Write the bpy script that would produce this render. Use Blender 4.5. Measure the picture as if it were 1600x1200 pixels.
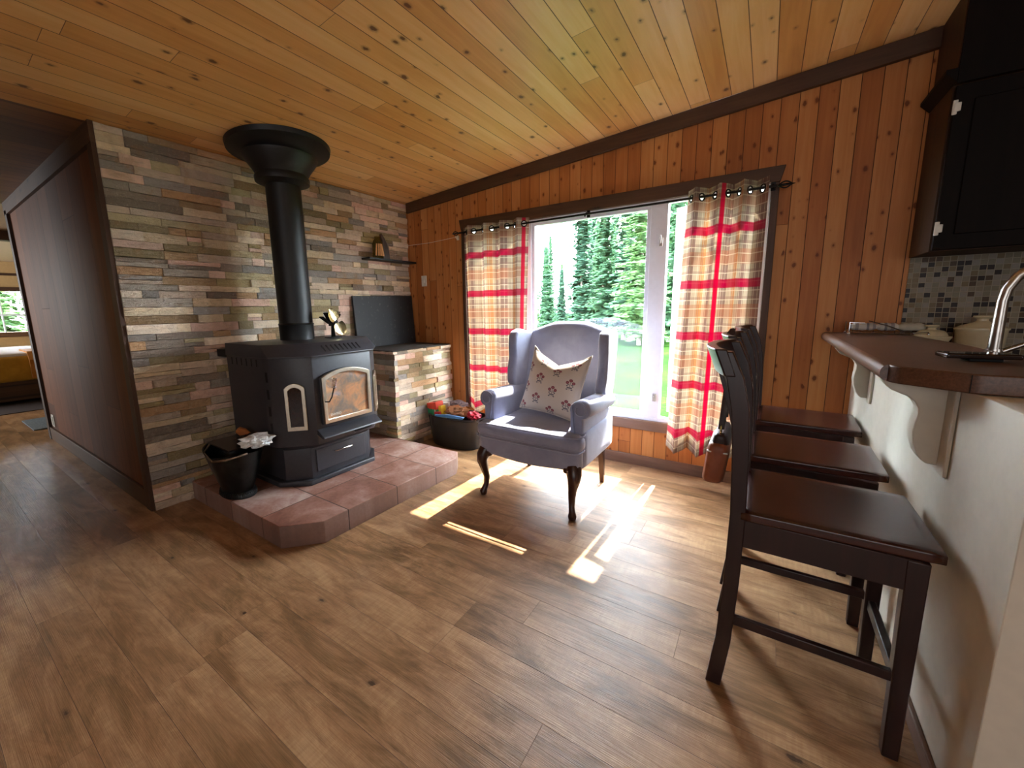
import bpy, bmesh, math, random
from mathutils import Vector, Matrix
for o in list(bpy.data.objects): bpy.data.objects.remove(o, do_unlink=True)
S = bpy.context.scene
COL = S.collection
PI = math.pi
R_ = math.radians

# ---------------------------------------------------------------- camera
CAM_H = 1.2325
yaw, pit, rol = R_(-34.034), R_(-9.2427), R_(-1.0744)
fw = Vector((math.sin(yaw)*math.cos(pit), math.cos(yaw)*math.cos(pit), math.sin(pit)))
rt = Vector((math.cos(yaw), -math.sin(yaw), 0)); up = rt.cross(fw)
rt, up = rt*math.cos(rol)+up*math.sin(rol), -rt*math.sin(rol)+up*math.cos(rol)
cd = bpy.data.cameras.new('camera'); cam = bpy.data.objects.new('camera', cd); COL.objects.link(cam)
cam.matrix_world = Matrix(((rt.x, up.x, -fw.x, 0), (rt.y, up.y, -fw.y, 0), (rt.z, up.z, -fw.z, CAM_H), (0, 0, 0, 1)))
cd.sensor_fit = 'HORIZONTAL'; cd.sensor_width = 36
cd.lens = 630.56*36/1600
cd.shift_x = (800-768.92)/1600; cd.shift_y = -(600-582.68)/1600
cd.clip_start = .02; cd.clip_end = 300
S.camera = cam
# ---------------------------------------------------------------- view
S.view_settings.view_transform = 'Standard'; S.view_settings.look = 'None'
S.view_settings.gamma = 1; S.view_settings.use_curve_mapping = False
S.view_settings.exposure = 1.32
# ---------------------------------------------------------------- sky
W = bpy.data.worlds.new('sky'); S.world = W; W.use_nodes = True
bg = W.node_tree.nodes['Background']; bg.inputs[0].default_value = (.80, .91, 1, 1); bg.inputs[1].default_value = 20
# ---------------------------------------------------------------- sun
def lamp(name, kind, loc, energy, color=(1, 1, 1), **k):
    l = bpy.data.lights.new(name, kind); l.energy = energy; l.color = color
    for a, b in k.items(): setattr(l, a, b)
    o = bpy.data.objects.new(name, l); o.location = loc; COL.objects.link(o); return o
sun = lamp('sun', 'SUN', (0, 20, 20), 16, (1, .93, .82), angle=R_(.6))
sun.rotation_euler = Vector((-.04, -.81, -1)).to_track_quat('-Z', 'Y').to_euler()
# fill lamp added to brighten the room from its windowless rear side
a = lamp('rear_fill_light', 'AREA', (.7, -3.1, 1.35), 17, (.95, .97, 1), shape='RECTANGLE', size=2.8, size_y=1.7); a.rotation_euler = (R_(96), 0, 0)
a = lamp('right_fill_light', 'AREA', (4.1, -.8, 1.5), 8, (.97, .98, 1), shape='RECTANGLE', size=1.8, size_y=1.2); a.rotation_euler = (R_(90), 0, R_(90))  # second added fill lamp; the right wall has no window
a = lamp('hall_side_window_daylight', 'AREA', (-5.5, -2.4, 1.3), 14, (.9, .95, 1), shape='RECTANGLE', size=1.2, size_y=1.2); a.rotation_euler = (R_(90), 0, 0)
a = lamp('bedroom_window_daylight', 'AREA', (-9.8, -2.3, 1.5), 75, (.93, .97, 1), shape='RECTANGLE', size=2.0, size_y=1.2); a.rotation_euler = (R_(90), 0, 0)

# ================================================================= materials
def lin(c):
    if isinstance(c, str): c = [int(c[i:i+2], 16)/255 for i in (0, 2, 4)]
    return tuple((x/12.92 if x <= .04045 else ((x+.055)/1.055)**2.4) for x in c[:3])+(1,)
class N:
    def __init__(s, name):
        s.m = bpy.data.materials.new(name); s.m.use_nodes = True; s.t = s.m.node_tree
        s.b = s.t.nodes['Principled BSDF']; s.out = s.t.nodes['Material Output']
    def n(s, typ, **k):
        x = s.t.nodes.new('ShaderNode'+typ)
        for a, b in k.items(): setattr(x, a, b)
        return x
    def l(s, a, b): s.t.links.new(a, b)
    def set(s, sock, v):
        if hasattr(v, 'is_output'): s.l(v, sock)
        elif v is not None:
            if isinstance(v, (tuple, list)) and sock.type == 'RGBA' and len(v) == 3: v = tuple(v)+(1,)
            sock.default_value = v
    def M(s, op, a, b=None, c=None, clamp=False):
        x = s.n('Math', operation=op, use_clamp=clamp)
        s.set(x.inputs[0], a)
        if b is not None: s.set(x.inputs[1], b)
        if c is not None: s.set(x.inputs[2], c)
        return x.outputs[0]
    def mix(s, f, a, b, mode='MIX'):
        x = s.n('Mix', data_type='RGBA', blend_type=mode)
        s.set(x.inputs[0], f); s.set(x.inputs[6], a); s.set(x.inputs[7], b); return x.outputs[2]
    def coord(s, kind='Object'):
        return s.n('TexCoord').outputs[kind]
    def sep(s, v):
        x = s.n('SeparateXYZ'); s.l(v, x.inputs[0]); return x.outputs
    def comb(s, a, b, c=0.0):
        x = s.n('CombineXYZ'); s.set(x.inputs[0], a); s.set(x.inputs[1], b); s.set(x.inputs[2], c); return x.outputs[0]
    def noise(s, vec, scale=5, detail=3, rough=.5, dist=0, col=False):
        x = s.n('TexNoise'); s.set(x.inputs['Vector'], vec)
        x.inputs['Scale'].default_value = scale; x.inputs['Detail'].default_value = detail
        x.inputs['Roughness'].default_value = rough; x.inputs['Distortion'].default_value = dist
        return x.outputs[1 if col else 0]
    def white(s, vec, dim='2D'):
        x = s.n('TexWhiteNoise', noise_dimensions=dim)
        if dim == '1D': s.set(x.inputs['W'], vec)
        else: s.set(x.inputs['Vector'], vec)
        return x.outputs[0]
    def ramp(s, f, stops, interp='LINEAR'):
        x = s.n('ValToRGB'); x.color_ramp.interpolation = interp
        e = x.color_ramp.elements
        while len(e) < len(stops): e.new(.5)
        for el, (p, c) in zip(e, stops): el.position = p; el.color = c if len(c) == 4 else tuple(c)+(1,)
        s.set(x.inputs[0], f); return x.outputs[0]
    def sm(s, v, a, b, lo=0., hi=1.):
        x = s.n('MapRange', interpolation_type='SMOOTHSTEP'); s.set(x.inputs[0], v)
        for i, q in enumerate((a, b, lo, hi)): s.set(x.inputs[i+1], q)
        return x.outputs[0]
    def bump(s, h, strength=.3, dist=.005):
        x = s.n('Bump'); s.set(x.inputs['Height'], h); x.inputs['Strength'].default_value = strength
        x.inputs['Distance'].default_value = dist; s.l(x.outputs[0], s.b.inputs['Normal']); return x
    def P(s, **k):
        nm = dict(col='Base Color', rough='Roughness', metal='Metallic', spec='Specular IOR Level', coat='Coat Weight', coatr='Coat Roughness', sheen='Sheen Weight', trans='Transmission Weight', ior='IOR', em='Emission Color', ems='Emission Strength', sub='Subsurface Weight')
        for a, b in k.items(): s.set(s.b.inputs[nm[a]], b)
        return s.m

def simple(name, col, rough=.5, metal=0, spec=.5, var=.06, scale=30, bump=0, **k):
    n = N(name); c = lin(col); v = n.noise(n.coord(), scale, 3)
    dark = tuple(x*(1-var*2.2) for x in c[:3])+(1,); lite = tuple(min(1, x*(1+var*2.2)) for x in c[:3])+(1,)
    n.P(col=n.ramp(v, [(.3, dark), (.7, lite)]), rough=rough, metal=metal, spec=spec, **k)
    if bump: n.bump(v, bump, .002)
    return n.m

def planks(name, U, V, w, length, stops, knots=.0, groove=.0022, rough=.5, spec=.5, knotscale=(3., 16.), grain=(2.5, 60), bstr=.5, rustic=False, knotcol='5a2c12', gcol='2a1408', coat=0, varamt=1.0, blend=.5, off=0):
    n = N(name); c = n.sep(n.coord()); u = c['XYZ'.index(U)]; v = c['XYZ'.index(V)]
    v = n.M('ADD', v, 50+off); u = n.M('ADD', u, 50)
    r = n.M('DIVIDE', v, w); row = n.M('FLOOR', r); fr = n.M('FRACT', r)
    rr = n.white(row, '1D')
    uu = n.M('ADD', n.M('DIVIDE', u, length), n.M('MULTIPLY', rr, 7.31)); cc = n.M('FLOOR', uu); fu = n.M('FRACT', uu)
    pr = n.white(n.comb(row, cc), '2D')
    pr2 = n.white(n.comb(cc, row, 3.3), '3D')
    gv = n.comb(n.M('ADD', n.M('MULTIPLY', u, grain[0]), n.M('MULTIPLY', pr, 37.)), n.M('MULTIPLY', v, grain[1]), n.M('MULTIPLY', pr2, 19.))
    g1 = n.noise(gv, 1, 5, .6, .6)
    g2 = n.noise(n.comb(n.M('ADD', n.M('MULTIPLY', u, 1.3), n.M('MULTIPLY', pr2, 31.)), n.M('MULTIPLY', v, 9.), pr), 1, 3, .5, .8)
    t = n.M('ADD', n.M('MULTIPLY', n.M('SUBTRACT', pr, .5), .55*varamt), n.M('ADD', n.M('MULTIPLY', g1, blend), n.M('MULTIPLY', g2, 1-blend)))
    if rustic:
        g3 = n.noise(n.comb(n.M('MULTIPLY', u, 1.7), n.M('MULTIPLY', v, 6.0), n.M('MULTIPLY', pr, 9.)), 1.6, 8, .68, .5)
        t = n.M('ADD', n.M('MULTIPLY', t, .62), n.M('MULTIPLY', n.sm(g3, .34, .66), .44))
        saw = n.noise(n.comb(n.M('MULTIPLY', u, 90.), n.M('MULTIPLY', v, 9.), pr2), 1, 2, .5)
        t = n.M('ADD', t, n.M('MULTIPLY', n.M('SUBTRACT', saw, .5), n.M('MULTIPLY', n.sm(g3, .48, .60), .40)))
        fine = n.noise(n.comb(n.M('MULTIPLY', u, 8.), n.M('MULTIPLY', v, 420.), pr), 1, 2, .5)
        t = n.M('ADD', t, n.M('MULTIPLY', n.M('SUBTRACT', fine, .5), .30))
    colr = n.ramp(t, stops)
    h = g1
    if knots > 0:
        kv = n.comb(n.M('ADD', n.M('MULTIPLY', u, knotscale[0]), n.M('MULTIPLY', pr, 13.)), n.M('MULTIPLY', v, knotscale[1]), 0)
        vo = n.n('TexVoronoi', voronoi_dimensions='2D'); n.set(vo.inputs['Vector'], kv); vo.inputs['Scale'].default_value = 1
        cr = n.sep(vo.outputs['Color'])[0]
        d = vo.outputs['Distance']
        thr = n.M('MULTIPLY', n.sm(cr, 1-knots, 1.05), .15)
        wob = n.M('MULTIPLY', n.M('SUBTRACT', n.noise(n.comb(n.M('MULTIPLY', u, 70.), n.M('MULTIPLY', v, 50.)), 1, 3), .5), .15)
        dd = n.M('ADD', d, wob)
        k = n.M('MULTIPLY', n.sm(dd, 0, 1.0), 1)
        inside = n.sm(n.M('SUBTRACT', dd, thr), -.035, .03, 1., 0.)
        halo = n.sm(n.M('SUBTRACT', dd, thr), 0., .16, .38, 0.)
        gate = n.sm(thr, .001, .05)
        colr = n.mix(n.M('MULTIPLY', halo, gate), colr, lin(knotcol))
        colr = n.mix(n.M('MULTIPLY', n.M('MULTIPLY', inside, gate), .8), colr, tuple(x*.6 for x in lin(knotcol)[:3])+(1,))
    edge = n.M('MULTIPLY', n.M('MINIMUM', fr, n.M('SUBTRACT', 1, fr)), w)
    eu = n.M('MULTIPLY', n.M('MINIMUM', fu, n.M('SUBTRACT', 1, fu)), length)
    ge = n.sm(n.M('MINIMUM', edge, n.M('ADD', eu, groove*.3)), groove*.35, groove*1.1)
    colr = n.mix(ge, lin(gcol), colr)
    n.P(col=colr, rough=rough, spec=spec)
    if coat: n.P(coat=coat, coatr=.12)
    if rustic: n.P(rough=n.M('ADD', n.M('MULTIPLY', g1, .22), rough-.1))
    hh = n.M('ADD', n.M('MULTIPLY', ge, 1.0), n.M('MULTIPLY', (fine if rustic else h), (.45 if rustic else .22)))
    n.bump(hh, bstr, .003)
    return n.m

PINE = [(.18, lin('a8642a')), (.42, lin('c98240')), (.6, lin('d8964e')), (.82, lin('e6ac63'))]
M = {}
M['ceiling'] = planks('pine_ceiling_boards', 'Y', 'X', .112, 2.6, [(.15, lin('cc8f4c')), (.4, lin('dca35e')), (.6, lin('e7b370')), (.85, lin('f0c588'))], knots=.27, rough=.38, knotscale=(8., 12.), grain=(1.8, 34), knotcol='6b3410', gcol='5a3012', spec=.45)
M['pine_wall'] = planks('pine_wall_boards', 'Z', 'X', .088, 14, [(.15, lin('96592a')), (.4, lin('ac6a36')), (.6, lin('ba7a42')), (.85, lin('c88e54'))], knots=.5, rough=.5, spec=.3, knotscale=(10., 16.), grain=(2.2, 50), knotcol='7c3c14', gcol='381405')
M['floor'] = planks('rustic_vinyl_planks', 'X', 'Y', .152, 1.22, [(.12, lin('5e4530')), (.34, lin('80603f')), (.5, lin('987250')), (.66, lin('a8835f')), (.88, lin('bb9870'))], knots=.09, groove=.0008, rough=.34, knotscale=(5.5, 12.), grain=(2.5, 70), rustic=True, knotcol='3a2416', gcol='5a402c', varamt=.5, bstr=.75, blend=.6, spec=.42)
M['hall_wall'] = planks('dark_wood_panelling', 'Z', 'X', .3, 3.5, [(.2, lin('48240f')), (.5, lin('5e3218')), (.8, lin('744222'))], rough=.6, spec=.25, grain=(1.5, 40), gcol='24100a', groove=.003)
M['hall_ceiling'] = planks('dimmed_hall_ceiling_boards', 'Y', 'X', .112, 2.6, [(.2, lin('5c3519')), (.5, lin('744621')), (.8, lin('87562c'))], rough=.5, grain=(1.5, 40), gcol='2a1408')  # ceiling boards in a darker stain, the hall's dimness put into the colour
M['dark_trim'] = planks('dark_stained_trim', 'X', 'Z', 3.0, 9.0, [(.25, lin('36200f')), (.5, lin('492e19')), (.75, lin('5c3f28'))], knots=.2, rough=.55, knotscale=(3, 9), grain=(2.5, 55), knotcol='24140c', groove=.0001)
M['dark_trim_v'] = planks('dark_stained_trim_upright', 'Z', 'X', 3.0, 9.0, [(.25, lin('301c10')), (.5, lin('402817')), (.75, lin('513622'))], rough=.55, grain=(2.5, 55), groove=.0001)
M['base_trim'] = planks('brown_baseboard', 'X', 'Z', 3.0, 9.0, [(.25, lin('5b4335')), (.5, lin('6e5241')), (.75, lin('80614d'))], rough=.5, grain=(2.5, 55), groove=.0001)

n = N('ledger_stone')
va = n.n('VertexColor'); va.layer_name = 'stone'
c = n.coord()
n1 = n.noise(c, 16, 6, .65, .6); n2 = n.noise(c, 75, 5, .7); n3 = n.noise(c, 7, 3, .5, 1.0)
st = n.sep(c)
lay = n.noise(n.comb(n.M('MULTIPLY', st[0], 10.), n.M('MULTIPLY', st[1], 10.), n.M('MULTIPLY', st[2], 110.)), 1, 4, .6, .5)
cc = n.mix(n.sm(n1, .30, .72), n.mix(.2, va.outputs[0], lin('7a6c58')), va.outputs[0])
cc = n.mix(n.M('MULTIPLY', n.sm(n3, .55, .75), .42), cc, lin('a57a4c'))
cc = n.mix(n.M('MULTIPLY', n.sm(n2, .52, .74), .35), cc, lin('d8c9b8'))
cc = n.mix(n.M('MULTIPLY', n.sm(lay, .56, .72), .35), cc, lin('5c5148'))
n.P(col=cc, rough=.82, spec=.25)
n.bump(n.M('ADD', n.M('ADD', n.M('MULTIPLY', n1, 1.2), n.M('MULTIPLY', n2, .6)), n.M('MULTIPLY', lay, .9)), 1.0, .010)
M['stone'] = n.m
M['mortar'] = simple('dark_stone_joint', '3b332b', .9)

n = N('slate_hearth_tile')
c = n.sep(n.coord())
fx = n.M('FRACT', n.M('DIVIDE', n.M('ADD', c[0], 2.195+3.55), .355)); fy = n.M('FRACT', n.M('DIVIDE', n.M('ADD', c[1], 3.55-1.295), .355))
ex = n.M('MULTIPLY', n.M('MINIMUM', fx, n.M('SUBTRACT', 1, fx)), .355); ey = n.M('MULTIPLY', n.M('MINIMUM', fy, n.M('SUBTRACT', 1, fy)), .355)
geo = n.n('NewGeometry'); nz = n.sep(geo.outputs['Normal'])
top = n.sm(nz[2], .5, .8)
ex2 = n.M('ADD', ex, n.M('MULTIPLY', n.sm(n.M('ABSOLUTE', nz[0]), .3, .5), n.M('SUBTRACT', 1, top)))
ey2 = n.M('ADD', ey, n.M('MULTIPLY', n.sm(n.M('ABSOLUTE', nz[1]), .85, .9), n.M('SUBTRACT', 1, top)))
ge = n.sm(n.M('MINIMUM', ex2, ey2), .0018, .0042)
tid = n.white(n.comb(n.M('FLOOR', n.M('DIVIDE', n.M('ADD', c[0], 2.195+3.55), .355)), n.M('FLOOR', n.M('DIVIDE', n.M('ADD', c[1], 3.55-1.295), .355))))
v1 = n.noise(n.comb(c[0], c[1], n.M('MULTIPLY', tid, 9.)), 4.5, 5, .6, .5); v2 = n.noise(n.coord(), 60, 4, .6)
t = n.M('ADD', n.M('MULTIPLY', v1, .75), n.M('ADD', n.M('MULTIPLY', v2, .2), n.M('MULTIPLY', n.M('SUBTRACT', tid, .5), .18)))
cc = n.ramp(t, [(.30, lin('70483a')), (.43, lin('8e6252')), (.54, lin('a17a6c')), (.68, lin('bda69c'))])
n.P(col=n.mix(ge, lin('3c2c24'), n.mix(top, n.mix(.55, cc, lin('6f6058')), cc)), rough=.5, spec=.4)
n.bump(n.M('ADD', ge, n.M('MULTIPLY', v1, .5)), .5, .003)
M['tile'] = n.m

def wood(name, cols, axis='Z', rough=.35, sc=30, coat=.0, spec=.5):
    n = N(name); c = n.sep(n.coord()); k = {'X': (1.5, sc, sc), 'Y': (sc, 1.5, sc), 'Z': (sc, sc, 1.5)}[axis]
    g = n.noise(n.comb(*[n.M('MULTIPLY', c[i], k[i]) for i in range(3)]), 1, 5, .6, .5)
    n.P(col=n.ramp(g, [(.3, lin(cols[0])), (.7, lin(cols[1]))]), rough=rough, coat=coat, coatr=.2, spec=spec)
    n.bump(g, .08, .002); return n.m
M['espresso'] = wood('espresso_wood', ('1c0d0c', '2e1614'), 'Z', .32, 30)
M['espresso_seat'] = wood('espresso_seat_wood', ('30140f', '48231a'), 'X', .27, 26, spec=.6)
M['cherry'] = wood('dark_cherry_wood', ('2e1812', '4a2a20'), 'Z', .3, 40)
M['cabinet'] = wood('black_brown_cabinet', ('0a0504', '120a07'), 'Z', .6, 24, spec=.12)
M['cabinet_side'] = wood('brown_cabinet_side', ('2e1c10', '402816'), 'Z', .6, 24, spec=.2)
M['black_metal'] = simple('stove_black_steel', '313136', .42, 0, .5, .05, 60)
M['black_pipe'] = simple('matte_black_flue', '121213', .5, 0, .45, .05)
M['dark'] = simple('black_slot', '050505', .8)
M['iron'] = simple('dark_iron', '15100e', .4, .6)
M['galv_black'] = simple('worn_black_bucket', '1c1f20', .35, .4, .5, .25, 22, .2)
M['pewter'] = simple('brushed_pewter', 'c9c0ae', .32, 1.0, .5, .03)
M['chrome'] = simple('chrome', 'd8d8d8', .14, 1.0)
M['steel'] = simple('brushed_steel', 'b9b5b0', .28, 1.0)
M['brass'] = simple('polished_brass', 'd6cc9a', .25, 1.0)
M['vinyl'] = simple('white_vinyl', 'dcdfe6', .35, 0, .5, .01)
M['cream'] = simple('cream_painted_wall', 'cfc8b8', .55, 0, .4, .015)
M['plaster'] = simple('tan_plaster', 'b09468', .8, 0, .2, .02)
M['beige'] = simple('beige_painted_wall', 'b9a88f', .7, 0, .3, .02)
M['offwhite'] = simple('white_plastic', 'd8d6cc', .4)
M['dirty_slab'] = N('flecked_charcoal_board')
n = M['dirty_slab']; c = n.coord(); fl = n.n('TexVoronoi'); n.set(fl.inputs['Vector'], c); fl.inputs['Scale'].default_value = 26
cr = n.sep(fl.outputs['Color']); sp = n.M('MULTIPLY', n.sm(fl.outputs['Distance'], .05, .14, 1., 0.), n.sm(cr[0], .82, .9))
zz = n.sep(c)[2]
sp = n.M('MULTIPLY', sp, n.sm(zz, 1.22, 1.05, 0., 1.) )
sp2 = n.M('MULTIPLY', n.sm(n.noise(c, 30, 3), .60, .75), .16)
n.P(col=n.mix(n.M('MAXIMUM', sp, sp2), lin('1d1d1f'), lin('8a8078')), rough=.6); M['dirty_slab'] = n.m
n = N('laminate_counter'); c = n.coord(); v = n.noise(c, 140, 3, .6); v2 = n.noise(c, 12, 3)
n.P(col=n.ramp(n.M('ADD', n.M('MULTIPLY', v, .7), n.M('MULTIPLY', v2, .3)), [(.35, lin('4a3022')), (.65, lin('6b4a36'))]), rough=.36, spec=.5)
n.bump(v, .1, .001); M['counter'] = n.m

n = N('mosaic_backsplash'); c = n.sep(n.coord()); ts = .0262
ix = n.M('DIVIDE', n.M('ADD', c[0], 10), ts); iz = n.M('DIVIDE', n.M('ADD', c[2], 10), ts)
rnd = n.white(n.comb(n.M('FLOOR', ix), n.M('FLOOR', iz)))
fx = n.M('FRACT', ix); fz = n.M('FRACT', iz)
e = n.M('MINIMUM', n.M('MINIMUM', fx, n.M('SUBTRACT', 1, fx)), n.M('MINIMUM', fz, n.M('SUBTRACT', 1, fz)))
tc = n.ramp(rnd, [(0, lin('20120c')), (.2, lin('4e3a26')), (.32, lin('76664a')), (.48, lin('857a66')), (.66, lin('8b8378')), (.84, lin('7d7560'))], 'CONSTANT')
ge = n.sm(e, .035, .075)
n.P(col=n.mix(ge, lin('a59c8a'), tc), rough=n.M('ADD', n.M('MULTIPLY', ge, -.3), .65), spec=.22); n.bump(ge, .6, .002); M['mosaic'] = n.m

def fabric(name, a, b, sheen=.3, scale=350, rough=.85):
    n = N(name); v = n.noise(n.coord(), 9, 4, .6, .4); w = n.noise(n.coord(), scale, 2)
    n.P(col=n.mix(n.M('MULTIPLY', w, .25), n.ramp(v, [(.3, lin(a)), (.7, lin(b))]), lin(b)), rough=rough, sheen=sheen, spec=.2)
    n.bump(n.M('ADD', w, n.M('MULTIPLY', v, 2.)), .25, .002); return n.m
M['velvet'] = fabric('slate_blue_velvet', '8188a4', '969cb6', .5)

# plaid curtain (UV in metres)
n = N('plaid_curtain'); uv = n.sep(n.coord('UV')); u, v = uv[0], uv[1]
def band(c, per, cen, wid, soft=.002):
    f = n.M('ABSOLUTE', n.M('SUBTRACT', n.M('FRACT', n.M('ADD', n.M('DIVIDE', n.M('SUBTRACT', c, cen), per), 10.5)), .5))
    return n.sm(n.M('MULTIPLY', f, per), wid/2-soft, wid/2+soft, 1., 0.)
col = lin('aa9c86')
for (cc_, per, cen, wid, colr, amt) in (
    (u, .34, .07, .075, '664a48', .72), (u, .34, .19, .05, 'b07848', .65), (u, .34, .265, .05, '664a48', .70), (u, .068, .045, .010, '8a6a5c', .45), (u, .034, .01, .004, 'e8dcc0', .5),
    (v, .336, 1.515, .09, '9a6248', .5), (v, .336, 1.60, .018, '7c5f58', .45), (v, .336, 1.43, .018, '7c5f58', .45), (v, .056, .02, .006, 'e8dcc0', .4),
    (v, .336, 1.69, .052, 'a01440', .80), (u, 1.6, .0, .032, 'c00a38', .92), (v, .336, 1.69, .060, '8a1530', .25)):
    col = n.mix(n.M('MULTIPLY', band(cc_, per, cen, wid), amt), col, lin(colr))
wv = n.noise(n.comb(n.M('MULTIPLY', u, 900.), n.M('MULTIPLY', v, 900.)), 1, 1)
col = n.mix(n.M('MULTIPLY', wv, .18), col, lin('5c4a40'))
n.P(col=col, rough=.9, spec=.1)
hsv = n.n('HueSaturation'); hsv.inputs['Saturation'].default_value = 1.15; hsv.inputs['Value'].default_value = .62; n.l(col, hsv.inputs['Color'])
tl = n.n('BsdfTranslucent'); n.l(n.mix(.0, hsv.outputs[0], lin('ff8a3a')), tl.inputs[0])
ms = n.n('MixShader'); ms.inputs[0].default_value = .26; n.l(n.b.outputs[0], ms.inputs[1]); n.l(tl.outputs[0], ms.inputs[2]); n.l(ms.outputs[0], n.out.inputs[0])
M['plaid'] = n.m

# pillow print (UV in metres)
n = N('floral_pillow_cotton'); uv = n.sep(n.coord('UV'))
cw, ch = .108, .100
a0 = n.M('DIVIDE', uv[0], cw); colm = n.M('FLOOR', a0)
par = n.M('MODULO', n.M('ABSOLUTE', colm), 2.)
b0 = n.M('ADD', n.M('DIVIDE', uv[1], ch*1.35), n.M('MULTIPLY', par, .5))
A = n.M('MULTIPLY', n.M('SUBTRACT', n.M('FRACT', a0), .5), cw); B = n.M('MULTIPLY', n.M('SUBTRACT', n.M('FRACT', b0), .5), ch*1.35)
def ell(cx, cy, rx, ry):
    d = n.M('ADD', n.M('POWER', n.M('DIVIDE', n.M('SUBTRACT', A, cx*1.35), rx*1.35), 2.), n.M('POWER', n.M('DIVIDE', n.M('SUBTRACT', B, cy*1.35), ry*1.35), 2.))
    return n.sm(d, .8, 1.15, 1., 0.)
def allof(L):
    r = ell(*L[0])
    for q in L[1:]: r = n.M('MAXIMUM', r, ell(*q))
    return r
stem = allof([(0, -.003, .0016, .020), (-.009, .002, .0055, .0022), (.009, .002, .0055, .0022), (-.007, -.012, .0065, .0035), (.007, -.012, .0065, .0035), (-.012, -.020, .005, .003), (.012, -.020, .005, .003), (-.014, -.004, .004, .003), (.014, -.004, .004, .003)])
flow = allof([(0, .022, .0095, .0075), (-.015, .011, .0082, .0075), (.015, .011, .0082, .0075)])
core = allof([(0, .021, .004, .003), (-.015, .010, .0035, .003), (.015, .010, .0035, .003)])
wv = n.noise(n.coord(), 260, 2)
col = n.mix(n.M('MULTIPLY', wv, .3), lin('d6cabd'), lin('bfb2a6'))
col = n.mix(n.M('MULTIPLY', stem, .85), col, lin('4b4a5e')); col = n.mix(n.M('MULTIPLY', flow, .9), col, lin('7d2b3c')); col = n.mix(n.M('MULTIPLY', core, .6), col, lin('b8707a'))
n.P(col=col, rough=.9, spec=.15, sheen=.2); n.bump(wv, .15, .001); M['floral'] = n.m

n = N('window_glass')
tr = n.n('BsdfTransparent'); gl = n.n('BsdfGlossy'); gl.inputs['Roughness'].default_value = 0.0
geo = n.n('NewGeometry'); dt = n.n('VectorMath', operation='DOT_PRODUCT'); n.l(geo.outputs['Incoming'], dt.inputs[0]); n.l(geo.outputs['Normal'], dt.inputs[1])
cs = n.M('ABSOLUTE', dt.outputs['Value']); fz = n.M('ADD', .05, n.M('MULTIPLY', n.M('POWER', n.M('SUBTRACT', 1, cs), 5.), .9))
ms = n.n('MixShader'); n.l(fz, ms.inputs[0]); n.l(tr.outputs[0], ms.inputs[1]); n.l(gl.outputs[0], ms.inputs[2])
n.l(ms.outputs[0], n.out.inputs[0]); M['glass'] = n.m

n = N('spruce_foliage'); v = n.noise(n.coord(), 3, 3); oi = n.n('ObjectInfo')
cc = n.ramp(n.M('ADD', n.M('MULTIPLY', v, .6), n.M('MULTIPLY', oi.outputs['Random'], .4)), [(.25, lin('48685a')), (.5, lin('5c8060')), (.75, lin('76965e'))])
n.P(col=cc, rough=.8, spec=.1)
tl = n.n('BsdfTranslucent'); n.l(cc, tl.inputs[0]); ms = n.n('MixShader'); ms.inputs[0].default_value = .5
n.l(n.b.outputs[0], ms.inputs[1]); n.l(tl.outputs[0], ms.inputs[2]); n.l(ms.outputs[0], n.out.inputs[0]); M['spruce'] = n.m
M['bark'] = simple('grey_bark', '7d756c', .9, 0, .1, .2, 20)
n = N('lawn_grass'); v = n.noise(n.coord(), .5, 5, .6); v2 = n.noise(n.coord(), 9, 5, .7)
n.P(col=n.ramp(n.M('ADD', n.M('MULTIPLY', v, .5), n.M('MULTIPLY', v2, .5)), [(.35, lin('13260f')), (.52, lin('1d3414')), (.68, lin('323f18'))]), rough=.95, spec=.05)
n.P(spec=0.0); M['lawn'] = n.m

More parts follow.
